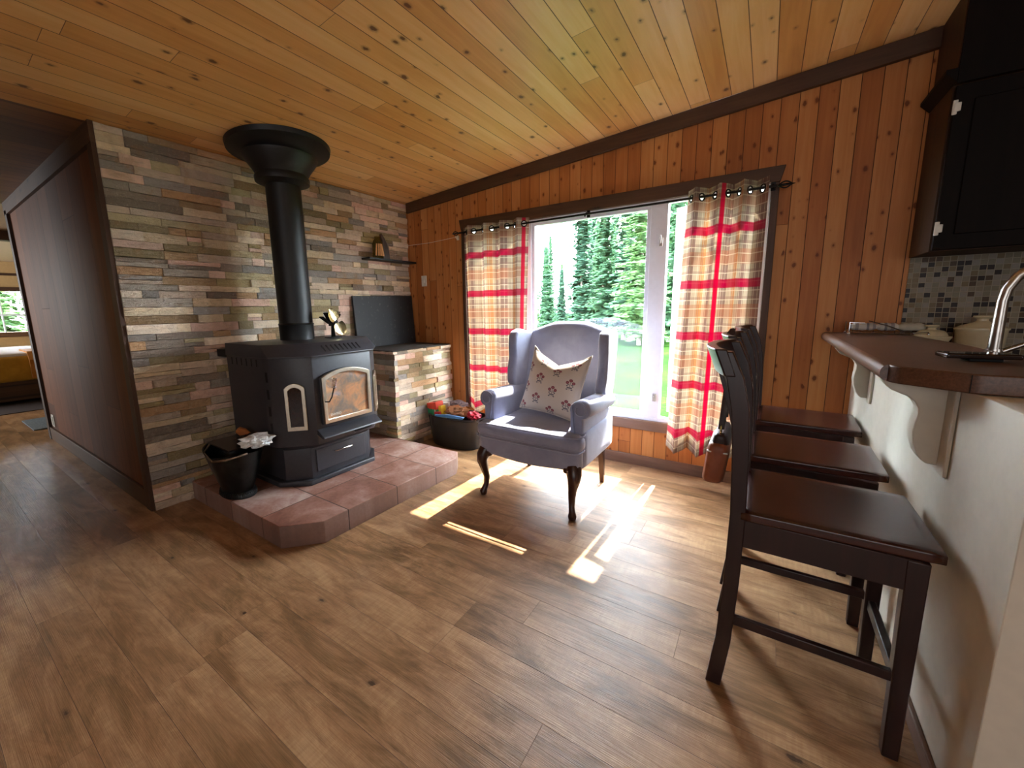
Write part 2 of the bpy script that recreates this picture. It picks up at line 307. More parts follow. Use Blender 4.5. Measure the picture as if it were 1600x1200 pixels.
# ================================================================= geometry helpers
class B:
    def __init__(s): s.bm = bmesh.new()
    def face(s, pts):
        try: return s.bm.faces.new([s.bm.verts.new(p) for p in pts])
        except Exception: return None
    def box(s, x0, x1, y0, y1, z0, z1):
        v = [s.bm.verts.new((x, y, z)) for x in (x0, x1) for y in (y0, y1) for z in (z0, z1)]
        for f in ((0, 1, 3, 2), (4, 6, 7, 5), (0, 4, 5, 1), (2, 3, 7, 6), (0, 2, 6, 4), (1, 5, 7, 3)): s.bm.faces.new([v[i] for i in f])
        return s
    def hexa(s, p):   # 8 points: bottom ring 4, top ring 4
        v = [s.bm.verts.new(q) for q in p]
        for f in ((3, 2, 1, 0), (4, 5, 6, 7), (0, 1, 5, 4), (1, 2, 6, 5), (2, 3, 7, 6), (3, 0, 4, 7)): s.bm.faces.new([v[i] for i in f])
        return s
    def prism(s, prof, axis, a, b):   # profile of 2D points, extruded along axis
        def P(p, t): return {'x': (t, p[0], p[1]), 'y': (p[0], t, p[1]), 'z': (p[0], p[1], t)}[axis]
        A = [s.bm.verts.new(P(p, a)) for p in prof]; C = [s.bm.verts.new(P(p, b)) for p in prof]
        s.bm.faces.new(A); s.bm.faces.new(C[::-1])
        for i in range(len(prof)):
            j = (i+1) % len(prof); s.bm.faces.new((A[j], A[i], C[i], C[j]))
        return s
    def loft(s, rings, cap=True, closed=True):
        V = [[s.bm.verts.new(p) for p in r] for r in rings]; k = len(V[0])
        for a, b in zip(V, V[1:]):
            for i in range(k if closed else k-1):
                j = (i+1) % k; s.bm.faces.new((a[i], a[j], b[j], b[i]))
        if cap: s.bm.faces.new(V[0][::-1]); s.bm.faces.new(V[-1])
        return s
    def tube(s, pts, rad, seg=12, cap=True, flat=1.0):
        pts = [Vector(p) for p in pts]; rings = []
        if not isinstance(rad, (list, tuple)): rad = [rad]*len(pts)
        t0 = (pts[1]-pts[0]).normalized(); nrm = t0.orthogonal().normalized()
        for i, p in enumerate(pts):
            t = (pts[min(i+1, len(pts)-1)]-pts[max(i-1, 0)]).normalized()
            nrm = (nrm-t*nrm.dot(t)).normalized(); bn = t.cross(nrm)
            rings.append([p+(nrm*math.cos(2*PI*k/seg)+bn*math.sin(2*PI*k/seg)*flat)*rad[i] for k in range(seg)])
        return s.loft(rings, cap)
    def lathe(s, prof, c=(0, 0, 0), seg=32, sx=1, sy=1, cap=True):   # prof (r,z)
        return s.loft([[(c[0]+r*sx*math.cos(2*PI*k/seg), c[1]+r*sy*math.sin(2*PI*k/seg), c[2]+z) for k in range(seg)] for r, z in prof], cap)
    def rbox(s, c, h, r, n=8, f=None):
        bm = bmesh.new(); bmesh.ops.create_cube(bm, size=2); bmesh.ops.subdivide_edges(bm, edges=bm.edges[:], cuts=n, use_grid_fill=True)
        for v in bm.verts:
            p = Vector((v.co.x*h[0], v.co.y*h[1], v.co.z*h[2]))
            # concentrate samples toward the rounded rim
            p = Vector([math.copysign(h[i]*(abs(p[i]/h[i])**.75), p[i]) for i in range(3)])
            q = Vector([max(-h[i]+r, min(h[i]-r, p[i])) for i in range(3)]); d = p-q
            if d.length > 1e-9: p = q+d.normalized()*min(r, d.length if max(abs(v.co.x), abs(v.co.y), abs(v.co.z)) < .999 else r)
            p = Vector(c)+p
            v.co = f(p) if f else p
        me = bpy.data.meshes.new('t'); bm.to_mesh(me); s.bm.from_mesh(me); bpy.data.meshes.remove(me); bm.free(); return s
    def torus(s, c, R, r, axis='y', seg=20, sec=8, M3=None):
        rings = []
        for i in range(seg):
            a = 2*PI*i/seg; rr = []
            for k in range(sec):
                b = 2*PI*k/sec; q = Vector(((R+r*math.cos(b))*math.cos(a), r*math.sin(b), (R+r*math.cos(b))*math.sin(a)))
                if axis == 'z': q = Vector((q.x, q.z, q.y))
                if axis == 'x': q = Vector((q.y, q.x, q.z))
                if M3: q = M3 @ q
                rr.append(Vector(c)+q)
            rings.append(rr)
        return s.loft(rings+[rings[0]], cap=False)
def obj(name, b, mat, parent=None, smooth=False, bevel=0, seg=2, sub=0, label=None, local=False):
    bm = b.bm
    off = parent.get('_o') if parent is not None else None
    if off is not None and not local: bmesh.ops.translate(bm, verts=bm.verts[:], vec=-Vector(off))
    bmesh.ops.recalc_face_normals(bm, faces=bm.faces[:])
    me = bpy.data.meshes.new(name); bm.to_mesh(me); bm.free()
    if smooth:
        me.polygons.foreach_set('use_smooth', [True]*len(me.polygons))
        if smooth != 2: me.set_sharp_from_angle(angle=R_(42))
    o = bpy.data.objects.new(name, me); COL.objects.link(o)
    if mat is not None: me.materials.append(mat if not isinstance(mat, str) else M[mat])
    if parent is not None:
        o.parent = parent
        if off is not None: o['_o'] = off
    if bevel:
        m = o.modifiers.new('bevel', 'BEVEL'); m.width = bevel; m.segments = seg; m.limit_method = 'ANGLE'; m.angle_limit = R_(35)
        me.polygons.foreach_set('use_smooth', [True]*len(me.polygons)); me.set_sharp_from_angle(angle=R_(60))
    if sub: m = o.modifiers.new('sub', 'SUBSURF'); m.levels = sub; m.render_levels = sub
    if label: o['label'] = label
    return o
def thing(name, loc, label, cat, group=None, world=True):
    o = bpy.data.objects.new(name, None); COL.objects.link(o); o.location = loc; o.empty_display_size = .1
    if world: o['_o'] = tuple(loc)
    o['label'] = label; o['category'] = cat
    if group: o['group'] = group
    return o
def tag(o, label, cat, group=None):
    o['label'] = label; o['category'] = cat
    if group: o['group'] = group
    return o
def struct(name, b, mat, parent=None, **k):
    o = obj(name, b, mat, parent, **k)
    if parent is None: o['kind'] = 'structure'
    return o
def dup(o, parent=None):
    c = o.copy(); COL.objects.link(c)
    if parent is not None: c.parent = parent
    for ch in [x for x in KIDS(o)]: dup(ch, c)
    return c
def KIDS(o): return [x for x in COL.objects if x.parent == o and x is not o]

# ================================================================= room shell
YW = 3.105; XS = -3.12; X0 = -5.95; YH = .78
XC = XS-.03
def cz(x): return 2.275+.073*(x-XS)
struct('floor', B().box(-13, 4.3, -3.3, YW+.16, -.1, 0), 'floor')
b = B(); b.hexa([(XC, -3.3, cz(XC)), (4.3, -3.3, cz(4.3)), (4.3, YW+.16, cz(4.3)), (XC, YW+.16, cz(XC)), (XC, -3.3, cz(XC)+.1), (4.3, -3.3, cz(4.3)+.1), (4.3, YW+.16, cz(4.3)+.1), (XC, YW+.16, cz(XC)+.1)])
struct('ceiling', b, 'ceiling')
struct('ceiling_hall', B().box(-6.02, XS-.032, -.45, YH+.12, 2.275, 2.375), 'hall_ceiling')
struct('trim_1', B().box(-6.0, XS, YH-.022, YH, 2.165, 2.275), 'dark_trim')                  # hall crown board
# window wall with its opening
WX0, WX1, WZ0, WZ1 = -2.36, -.03, .365, 1.94
b = B(); t = .06
def wbox(x0, x1, z0, z1, z1b=None):
    z1b = z1 if z1b is None else z1b
    b.hexa([(x0, YW, z0), (x1, YW, z0), (x1, YW+t, z0), (x0, YW+t, z0), (x0, YW, z1), (x1, YW, z1b), (x1, YW+t, z1b), (x0, YW+t, z1)])
wbox(XS-.1, WX0, 0, cz(XS-.1), cz(WX0)); wbox(WX1, 4.3, 0, cz(WX1), cz(4.3)); wbox(WX0, WX1, 0, WZ0); wbox(WX0, WX1, WZ1, cz(WX0), cz(WX1))
struct('wall_window', b, 'pine_wall')
# sloping dark board under the ceiling
b = B(); x0, x1 = XS+.03, .62
b.hexa([(x0, YW-.03, cz(x0)-.095), (x1, YW-.03, cz(x1)-.095), (x1, YW, cz(x1)-.095), (x0, YW, cz(x0)-.095), (x0, YW-.03, cz(x0)), (x1, YW-.03, cz(x1)), (x1, YW, cz(x1)), (x0, YW, cz(x0))])
struct('trim_2', b, 'dark_trim', bevel=.003)
struct('baseboard_window', B().box(-3.1, .44, YW-.018, YW, 0, .082), 'base_trim', bevel=.003)
struct('wall_behind_stone', B().box(XS-.2, XS-.035, YH+.02, YW+.16, 0, 2.42), 'mortar')
struct('wall_hall', B().box(X0, XS-.03, YH, YH+.12, 0, 2.28), 'hall_wall')
struct('trim_3', B().box(XS-.085, XS-.002, YH-.02, YH+.004, 0, 2.275), 'dark_trim_v')             # corner post beside the stone
struct('baseboard_hall', B().box(X0, XS-.08, YH-.018, YH, 0, .125), 'dark_trim', bevel=.003)
struct('trim_4', B().box(X0-.03, X0+.06, YH-.022, YH+.14, 0, 2.2), 'dark_trim_v')
struct('wall_hall_left', B().box(-5.15, XS, -.42, -.3, 0, 2.28).box(-6.0, -5.92, -.42, -.3, 0, 2.28).box(-5.92, -5.15, -.42, -.3, 2.05, 2.28), 'hall_wall')
struct('wall_side_room', B().box(-6.0, -5.95, -2.6, -.42, 0, 2.28).box(-5.95, XS-.12, -2.65, -2.6, 0, 2.28).box(-4.6, -4.5, -2.6, -.42, 0, 2.28), 'beige')
struct('ceiling_side_room', B().box(-6.0, XS-.12, -2.65, -.42, 2.28, 2.36), 'beige')
struct('wall_left', B().box(XS-.12, XS, -3.3, -.3, 0, cz(XS)), 'pine_wall')
struct('wall_back', B().box(XS, 4.3, -3.3, -3.2, 0, cz(4.3)), 'beige')
struct('wall_right', B().box(4.2, 4.3, -3.3, YW+.16, 0, cz(4.3)), 'beige')
# bedroom shell
struct('ceiling_bedroom', B().box(-12.7, -6.0, -3.3, 4.3, 2.29, 2.4), 'beige')
b = B(); wy0, wy1, wz0, wz1 = .95, 2.05, .92, 1.72
b.box(-12.6, -12.4, -3.3, wy0, 0, 2.3); b.box(-12.6, -12.4, wy1, 4.3, 0, 2.3); b.box(-12.6, -12.4, wy0, wy1, 0, wz0); b.box(-12.6, -12.4, wy0, wy1, wz1, 2.3)
struct('wall_bedroom', b, 'plaster')
struct('wall_bedroom_left', B().box(-12.6, -6, -3.4, -3.3, 0, 2.3), 'plaster'); struct('wall_bedroom_right', B().box(-12.6, -6, 4.2, 4.3, 0, 2.3), 'plaster')
struct('wall_bedroom_near', B().box(-6.02, -5.96, YH+.12, 4.3, 0, 2.3).box(-6.02, -5.96, -3.3, -.42, 0, 2.3), 'plaster')
struct('floor_bedroom', B().box(-12.6, -6, 3.26, 4.3, -.1, 0), 'floor')
w2 = struct('window_2', B().box(-12.46, -12.37, wy0-.07, wy1+.07, wz1, wz1+.08).box(-12.46, -12.37, wy0-.07, wy1+.07, wz0-.09, wz0).box(-12.46, -12.37, wy0-.07, wy0, wz0, wz1).box(-12.46, -12.37, wy1, wy1+.07, wz0, wz1), 'dark_trim')
obj('window_bar', B().box(-12.5, -12.44, wy0, wy1, 1.24, 1.275).box(-12.5, -12.45, wy0+.33, wy0+.35, wz0, wz1).box(-12.5, -12.45, wy0, wy0+.03, wz0, wz1).box(-12.5, -12.45, wy1-.03, wy1, wz0, wz1), 'vinyl', w2)
obj('window_pane', B().box(-12.48, -12.475, wy0, wy1, wz0, wz1), 'glass', w2)
struct('trim_5', B().box(-12.42, -12.39, -3.3, 4.2, 2.02, 2.07), 'dark_trim')
struct('trim_6', B().box(-8.1, -7.95, -3.3, 4.2, 2.17, 2.29), 'dark_trim')

# ---- ledger stone: one mesh per clad wall face, every stone with its own depth and tone
PAL = ['b8a490', 'd2bfa8', '97918a', 'c09a72', 'a3936a', 'dcc8a8', '85796c', 'cfab98', 'b0a27e', 'e4d2ba', 'c4b29e', '9c8260', 'd8bba8', 'a69c8e', 'ccb898', '8a7c5c']
def ledger(b, o, du, length, zt, seed, dn, rowh=.047, ztop=None):
    """stones on a plane starting at o, running along du, normal dn"""
    rnd = random.Random(seed); lay = b.bm.loops.layers.float_color.get('stone') or b.bm.loops.layers.float_color.new('stone')
    o = Vector(o); du = Vector(du); dn = Vector(dn); z = 0; prev = None
    while z < zt-.004:
        h = rowh*rnd.uniform(.8, 1.25)
        if z+h > zt-.02: h = zt-z
        u = 0; 
        while u < length-.001:
            w = rnd.choice((.09, .13, .17, .22, .28, .34))*rnd.uniform(.85, 1.15)
            if u+w > length-.05: w = length-u
            sp = rnd.random() < .18 and h > .045
            for (za, zb) in (((z, z+h*.48), (z+h*.48, z+h)) if sp else ((z, z+h),)):
                g = .0012; d = rnd.uniform(.001, .020)
                nu = max(2, int(w/.045)); cols = []
                cc = lin(rnd.choice(PAL)); k = rnd.uniform(.95, 1.4); cc = (cc[0]*k, cc[1]*k, cc[2]*k, 1)
                top, bot, tb, bb = [], [], [], []
                for i in range(nu+1):
                    uu = u+g+(w-2*g)*i/nu; j = lambda s: rnd.uniform(-s, s)
                    e = 0 if i in (0, nu) else .0022
                    p = o+du*uu
                    top.append(b.bm.verts.new(p+Vector((0, 0, zb-g+j(e)))+dn*(d+j(.0035))))
                    bot.append(b.bm.verts.new(p+Vector((0, 0, za+g+j(e)))+dn*(d+j(.0035))))
                    tb.append(b.bm.verts.new(p+Vector((0, 0, zb-g))-dn*.03)); bb.append(b.bm.verts.new(p+Vector((0, 0, za+g))-dn*.03))
                fs = []
                mid = []
                for i in range(nu+1):
                    mid.append(b.bm.verts.new((top[i].co+bot[i].co)/2+dn*rnd.uniform(-.002, .005)))
                for i in range(nu):
                    fs.append(b.bm.faces.new((bot[i], bot[i+1], mid[i+1], mid[i]))); fs.append(b.bm.faces.new((mid[i], mid[i+1], top[i+1], top[i])))
                    fs.append(b.bm.faces.new((top[i], top[i+1], tb[i+1], tb[i]))); fs.append(b.bm.faces.new((bb[i], bb[i+1], bot[i+1], bot[i])))
                fs.append(b.bm.faces.new((bot[0], mid[0], top[0], tb[0], bb[0]))); fs.append(b.bm.faces.new((bb[-1], tb[-1], top[-1], mid[-1], bot[-1])))
                for f in fs:
                    for l in f.loops: l[lay] = cc
            u += w
        z += h
b = B(); ledger(b, (XS-.004, YH, 0), (0, 1, 0), YW-YH-.002, cz(XS)-.003, 5, (1, 0, 0))
struct('wall_stone', b, 'stone')

# ================================================================= window_1
win = struct('window_1', B().box(WX0, WX1, YW-.004, YW+.06, WZ1-.02, WZ1).box(WX0, WX1, YW-.004, YW+.06, WZ0, WZ0+.03).box(WX0, WX0+.03, YW-.004, YW+.06, WZ0+.03, WZ1-.02).box(WX1-.03, WX1, YW-.004, YW+.06, WZ0+.03, WZ1-.02), 'vinyl', bevel=.003)
YG = YW+.03
def frame(x0, x1, z0, z1, w, y0, y1): return B().box(x0, x1, y0, y1, z0, z0+w).box(x0, x1, y0, y1, z1-w, z1).box(x0, x0+w, y0, y1, z0+w, z1-w).box(x1-w, x1, y0, y1, z0+w, z1-w)
obj('mullion', B().box(-.722, -.608, YW-.006, YW+.06, WZ0+.03, WZ1-.02), 'vinyl', win, bevel=.003)
obj('mullion', B().box(-1.79, -1.675, YW-.006, YW+.06, WZ0+.03, WZ1-.02), 'vinyl', win, bevel=.003)
fr = obj('fixed_sash', frame(-1.675, -.722, WZ0+.03, WZ1-.02, .028, YG-.022, YG+.022), 'vinyl', win, bevel=.003)
obj('pane', B().box(-1.65, -.748, YG-.002, YG+.002, WZ0+.055, WZ1-.045), 'glass', fr)
def casement(hx, fx, ang):
    s = 1 if hx > fx else -1; wdt = abs(hx-fx)-.004
    bb = frame(0, wdt, WZ0+.036, WZ1-.026, .045, -.02, .02); pb = B().box(.04, wdt-.04, -.002, .002, WZ0+.075, WZ1-.065)
    f = None
    for nm, q, mt in (('casement_sash', bb, 'vinyl'), ('pane', pb, 'glass')):
        for v in q.bm.verts:
            x, y = v.co.x, v.co.y*.8; ca, sa = math.cos(R_(ang)), math.sin(R_(ang))
            v.co.x = hx-s*(x*ca-y*sa); v.co.y = YG+.05+x*sa+y*ca
        o = obj(nm, q, mt, f or win, bevel=.003 if mt == 'vinyl' else 0)
        f = f or o
casement(WX1-.03, -.608, 14); casement(WX0+.03, -1.79, 1)
for z in (1.66, .55):
    obj('window_latch', B().box(-.655, -.632, YW-.02, YW-.004, z-.03, z+.03).box(-.651, -.641, YW-.034, YW-.02, z-.01, z+.045 if z > 1 else z+.012), 'steel', win, bevel=.003)
# wooden casing round the window
b = B(); b.prism([(-2.42, 2.03), (-2.40, 1.94), (.012, 1.94), (.035, 2.03)], 'y', YW-.028, YW); struct('trim_7', b, 'dark_trim', bevel=.003)
struct('trim_8', B().box(-2.40, .0, YW-.022, YW, .288, WZ0), 'base_trim', bevel=.003)
struct('trim_9', B().box(-.03, .012, YW-.024, YW, .288, 1.94), 'dark_trim_v', bevel=.003)
struct('trim_10', B().box(-2.40, -2.36, YW-.024, YW, .288, 1.94), 'dark_trim_v', bevel=.003)

# ---- curtains
def curtain(name, top, bot, zt, zb, folds, amp, phase, label, redpos, ycen):
    uoff = 0
    nu, rows = 260, []
    z = zt
    while z > zt-.12: rows.append(z); z -= .006
    while z > zb: rows.append(z); z -= .05
    rows.append(zb)
    t = thing(name, ((top[0]+top[1])/2, ycen, zt), label, 'curtain', 'red plaid curtains')
    b = B(); uvl = b.bm.loops.layers.uv.new('UVMap'); G = []
    def P(s, z):
        k = (zt-z)/(zt-zb); xa = top[0]+(bot[0]-top[0])*k; xb = top[1]+(bot[1]-top[1])*k
        a = amp*(1-.15*k) ; ph = s*folds*2*PI+phase
        x = xa+(xb-xa)*(s+.018*math.sin(ph*2+.5)); y = ycen+a*math.sin(ph+.25*math.sin(3*k+s*9))+.012*k*math.sin(s*23+k*4)
        zz = z+(.02*math.sin(ph)*k if k > .9 else 0)
        return Vector((x, y, zz))
    arc = [0]
    for i in range(nu): arc.append(arc[-1]+(P((i+1)/nu, zt)-P(i/nu, zt)).length)
    uoff = -arc[-1]*redpos
    cent = [s for i, s in enumerate([j/nu for j in range(nu+1)]) if False]
    # grommets sit where the cloth crosses the rod line
    gz = 1.898; gs = []
    for i in range(nu):
        a0, a1 = P(i/nu, gz).y-ycen, P((i+1)/nu, gz).y-ycen
        if a0*a1 <= 0 and .02 < i/nu < .985: gs.append(i)
    for r, z in enumerate(rows): G.append([b.bm.verts.new(P(i/nu, z)) for i in range(nu+1)])
    for r in range(len(rows)-1):
        for i in range(nu):
            zc = (rows[r]+rows[r+1])/2; uc = (arc[i]+arc[i+1])/2
            if any((uc-arc[g])**2+(zc-gz)**2 < .019**2 for g in gs): continue
            f = b.bm.faces.new((G[r][i], G[r][i+1], G[r+1][i+1], G[r+1][i]))
            for l, (ii, rr) in zip(f.loops, ((i, r), (i+1, r), (i+1, r+1), (i, r+1))): l[uvl].uv = (arc[ii]+uoff, rows[rr])
    cl = obj('cloth', b, 'plaid', t, smooth=2)
    for g in gs:
        d = P((g+1)/nu, gz)-P(g/nu, gz); ang = math.atan2(d.y, d.x)
        obj('grommet', B().torus(P(g/nu, gz), .022, .0045, M3=Matrix.Rotation(ang, 3, 'Z')), 'iron', t, smooth=2)
    return t
YC = 3.0
curtain('plaid_curtain', (-2.335, -1.665), (-2.31, -1.70), 1.945, .27, 4.0, .042, 0.6, 'left plaid curtain of cream, orange and red hanging beside the stone corner', .955, YC)
curtain('plaid_curtain', (-.47, -.045), (-.525, -.05), 1.955, .205, 3.3, .05, 2.2, 'right plaid curtain with a bright red stripe hanging behind the bar stools', .46, YC)
t = thing('curtain_rod', (-1.17, YC, 1.9), 'thin dark curtain rod with leaf shaped ends above the window', 'curtain rod')
obj('rod', B().tube([(-2.36, YC, 1.9), (.0, YC, 1.9)], .0075, 12), 'iron', t, smooth=True)
for s, x in ((-1, -2.36), (1, 0)):
    b = B()
    for k in range(4):
        a = k*PI/2+.4; b.tube([(x+s*(.005+.065*j/8), YC+.018*math.sin(PI*j/8)*math.cos(a), 1.9+.018*math.sin(PI*j/8)*math.sin(a)) for j in range(9)], .004, 6)
    b.tube([(x+s*.065, YC, 1.9), (x+s*.085, YC, 1.9)], [.006, .001], 8)
    obj('finial', b, 'iron', t, smooth=True)
for x in (-2.31, -1.17, -.02): obj('bracket', B().tube([(x, YW-.025, 1.915), (x, YC+.03, 1.915), (x, YC, 1.887)], .006, 8).box(x-.012, x+.012, YW-.032, YW-.026, 1.89, 1.94), 'iron', t)

# ================================================================= hearth, stone plinth, slab
b = B(); b.prism([(XS+.02, .984), (-2.02, .984), (-1.872, 1.145), (-1.843, 2.225), (-1.915, 2.335), (XS+.02, 2.335)], 'z', 0, .125)
tag(obj('hearth', b, 'tile', bevel=.004), 'low raised hearth of reddish slate tiles under the stove', 'hearth')
t = thing('stone_plinth', (-2.82, 2.7, 0), 'waist high pedestal clad in pale ledger stone in the corner by the curtain', 'pedestal')
b = B(); ledger(b, (-2.585, 2.338, 0), (0, 1, 0), 3.082-2.338, .875, 11, (1, 0, 0), .044); obj('front_stone', b, 'stone', t)
b = B(); ledger(b, (-3.09, 2.338, .0), (1, 0, 0), 3.09-2.565, .875, 12, (0, -1, 0), .044); obj('side_stone', b, 'stone', t)
obj('core', B().box(-3.09, -2.61, 2.36, 3.082, 0, .87), 'mortar', t)
obj('top_slab', B().box(-3.09, -2.582, 2.336, 3.083, .87, .884), 'mortar', t, bevel=.003)
b = B(); b.hexa([(-3.075, 2.35, .885), (-3.045, 2.35, .885), (-3.045, 3.085, .885), (-3.075, 3.085, .885), (-3.095, 2.35, 1.355), (-3.078, 2.35, 1.355), (-3.078, 3.085, 1.365), (-3.095, 3.085, 1.365)])
tag(obj('slate_board', b, 'dirty_slab', bevel=.003), 'charcoal flecked board leaning on the stone wall on top of the pedestal', 'board')
tag(obj('wall_shelf', B().box(XS+.015, -2.99, 2.50, 3.09, 1.683, 1.70), 'black_pipe', bevel=.002), 'thin black floating shelf high on the stone wall near the corner', 'shelf')
tag(obj('air_intake_duct', B().box(XS+.01, -2.93, 1.235, 1.42, .935, .985), 'dark'), 'flat black air duct between the stone wall and the stove', 'duct')

# ---- things on the shelf
t = thing('lantern', (-3.05, 2.66, 1.70), 'small glass jar with pale wooden clothes pegs on the black shelf', 'jar')
n = N('amber_glass'); n.P(col=lin('a89850'), rough=.1, trans=.85, ior=1.3); M['amber'] = n.m
obj('glass_jar', B().lathe([(.045, 0), (.05, .02), (.05, .13), (.038, .16), (.025, .18), (.025, .20)], (-3.055, 2.655, 1.701), 20, cap=False), 'amber', t, smooth=True)
for i, (dx, dy, lean) in enumerate(((.02, -.035, -.006), (.03, -.018, -.002), (.033, .0, .001), (.03, .018, .004), (.02, .032, .008))):
    obj('peg', B().tube([(-3.055+dx+.022, 2.64+dy*1.1+lean*1.2, 1.722), (-3.055+dx+.02, 2.64+dy*.9, 1.83)], [.0075, .006], 8), simple('pale_wood_peg', 'd9a067', .6) if i == 0 else bpy.data.materials['pale_wood_peg'], t, smooth=True)
b = B(); b.prism([(2.705, 1.70), (2.71, 1.80), (2.705, 1.87), (2.69, 1.905), (2.70, 1.935), (2.73, 1.90), (2.765, 1.84), (2.785, 1.77), (2.79, 1.70)], 'x', -3.075, -3.04)
tag(obj('carved_horn', b, wood('dark_horn_wood', ('33241b', '5a4636'), 'Z', .45), bevel=.006, seg=3), 'dark curved wooden carving standing on the black shelf beside the jar', 'ornament')

# ---- cord and hook, switch, outlet
t = thing('hanging_cord', (-2.45, 3.09, 1.88), 'thin white cord strung from the stone corner to a hook by the curtain', 'cord')
obj('cord', B().tube([(XS+.01, 3.095, 1.872), (-2.8, 3.085, 1.868), (-2.47, 3.085, 1.885)], .0018, 6), 'offwhite', t)
obj('hook', B().box(-2.46, -2.44, 3.09, YW, 1.86, 1.90).tube([(-2.45, 3.09, 1.875), (-2.45, 3.065, 1.875), (-2.45, 3.065, 1.893)], .003, 6), 'offwhite', t)
t = thing('light_switch', (-2.905, 3.1, 1.505), 'small white switch plate on the pine wall near the stone corner', 'switch')
obj('plate', B().box(-2.94, -2.872, YW-.007, YW, 1.455, 1.56), 'offwhite', t, bevel=.002); obj('toggle', B().box(-2.912, -2.898, YW-.014, YW-.006, 1.492, 1.522), 'offwhite', t)
t = thing('wall_outlet', (-5.75, YH, .2), 'white power outlet low on the dark hallway panelling', 'outlet')
obj('plate', B().box(-5.79, -5.70, YH-.008, YH, .15, .27), 'offwhite', t, bevel=.002); obj('socket', B().box(-5.765, -5.725, YH-.014, YH-.007, .17, .25), 'offwhite', t)

# ================================================================= pellet stove
ST = thing('pellet_stove', (-2.6, 1.615, .125), 'black steel pellet stove with arched glass door on the tiled hearth', 'stove')
cy = 1.617
def pl(half_front, xf, half_side, xs, xb): return [(xb, cy-half_side), (xs, cy-half_side), (xf, cy-half_front), (xf, cy+half_front), (xs, cy+half_side), (xb, cy+half_side)]
obj('base_plate', B().prism(pl(.253, -2.325, .378, -2.48, -2.9), 'z', .126, .158), 'black_metal', ST, bevel=.006)
obj('pedestal', B().prism(pl(.225, -2.352, .335, -2.47, -2.88), 'z', .158, .43), 'black_metal', ST, bevel=.003)
BX = -2.262; HF = .218
body = obj('body', B().prism(pl(HF, BX, .385, -2.425, -2.50)[:2][1:]+pl(HF, BX, .385, -2.425, -2.5)[2:5]+[(-2.50, cy+.402), (-2.93, cy+.402), (-2.93, cy-.402), (-2.50, cy-.402)], 'z', .40, .955), 'black_metal', ST, bevel=.003)
# sloped underside of the firebox
b = B(); lo = pl(.215, -2.35, .33, -2.46, -2.88); hi = pl(HF, BX, .385, -2.425, -2.88)
b.loft([[(x, y, .36) for x, y in lo], [(x, y, .43) for x, y in hi]]); obj('firebox_skirt', b, 'black_metal', ST, bevel=.002)
# hood
lo = pl(.232, -2.238, .402, -2.418, -2.94); hi = pl(.20, -2.335, .398, -2.505, -2.94)
b = B(); b.loft([[(x, y, .955) for x, y in lo], [(x, y, .963) for x, y in lo], [(x, y, 1.033) for x, y in hi]])
hood = obj('hood', b, 'black_metal', ST, bevel=.002)
for i in range(9):   # slots in the sloped hood front
    y = cy-.118+i*.0325; k = .963
    def HP(y, s): return (-2.238-.087*s+.0008, y, .963+.07*s+.0008)
    b = B(); d = (.004, 0, .005)
    p = [HP(y-.0035, .25), HP(y+.0035, .25), HP(y+.0035, .75), HP(y-.0035, .75)]
    b.hexa([tuple(a-c for a, c in zip(q, (.006, 0, .008))) for q in p]+p); obj('hood_slot', b, 'dark', hood)
for i in range(6):
    x = -2.86+i*.062; obj('side_slot', B().box(x, x+.009, cy-.4035, cy-.39, .90, .945), 'dark', body)
for i in range(4):
    z = .84-i*.105
    # narrow vent strip between side panel and bay
    p0 = Vector((-2.5, cy-.402, 0)); p1 = Vector((-2.425, cy-.385, 0)); m_ = p0.lerp(p1, .5); dd = (p1-p0).normalized(); nn = Vector((dd.y, -dd.x, 0))
    a_, c_ = m_-dd*.009, m_+dd*.009
    b = B(); b.hexa([(a_-nn*.005)+Vector((0, 0, z-.03)), (c_-nn*.005)+Vector((0, 0, z-.03)), (c_+nn*.0012)+Vector((0, 0, z-.03)), (a_+nn*.0012)+Vector((0, 0, z-.03)), (a_-nn*.005)+Vector((0, 0, z+.03)), (c_-nn*.005)+Vector((0, 0, z+.03)), (c_+nn*.0012)+Vector((0, 0, z+.03)), (a_+nn*.0012)+Vector((0, 0, z+.03))])
    obj('vent_slot', b, 'dark', body)
# arched frames
def arch(y0, y1, z0, z1, rise, k=14):
    pts = [(y0, z0), (y1, z0)]
    for i in range(k+1):
        a = i/k; y = y1+(y0-y1)*a; pts.append((y, z1-rise+rise*math.sin(PI*a)**.8 if rise else z1))
    return pts
def ringframe(outer, inner, f, d0, d1):
    b = B(); V = [[b.bm.verts.new(f(p, d)) for p in L] for L in (outer, inner) for d in (d0, d1)]
    n_ = len(outer)
    for i in range(n_):
        j = (i+1) % n_
        for A_, C_ in ((V[0], V[1]), (V[3], V[2]), (V[1], V[3]), (V[2], V[0])): b.bm.faces.new((A_[i], A_[j], C_[j], C_[i]))
    return b
def slab(prof, f, d0, d1):
    b = B(); A_ = [b.bm.verts.new(f(p, d0)) for p in prof]; C_ = [b.bm.verts.new(f(p, d1)) for p in prof]
    b.bm.faces.new(A_); b.bm.faces.new(C_[::-1])
    for i in range(len(prof)): j = (i+1) % len(prof); b.bm.faces.new((A_[i], C_[i], C_[j], A_[j]))
    return b
n = N('sooty_firebrick'); c = n.coord(); v = n.noise(c, 9, 5, .6, 1.2); v2 = n.noise(c, 45, 4, .7); zz = n.sep(c)[2]
cc = n.ramp(n.M('ADD', n.M('MULTIPLY', v, .8), n.M('MULTIPLY', v2, .2)), [(.3, lin('59636a')), (.45, lin('8f7a64')), (.58, lin('c08a5c')), (.75, lin('cfa070'))])
n.P(col=cc, rough=.7); M['brick'] = n.m
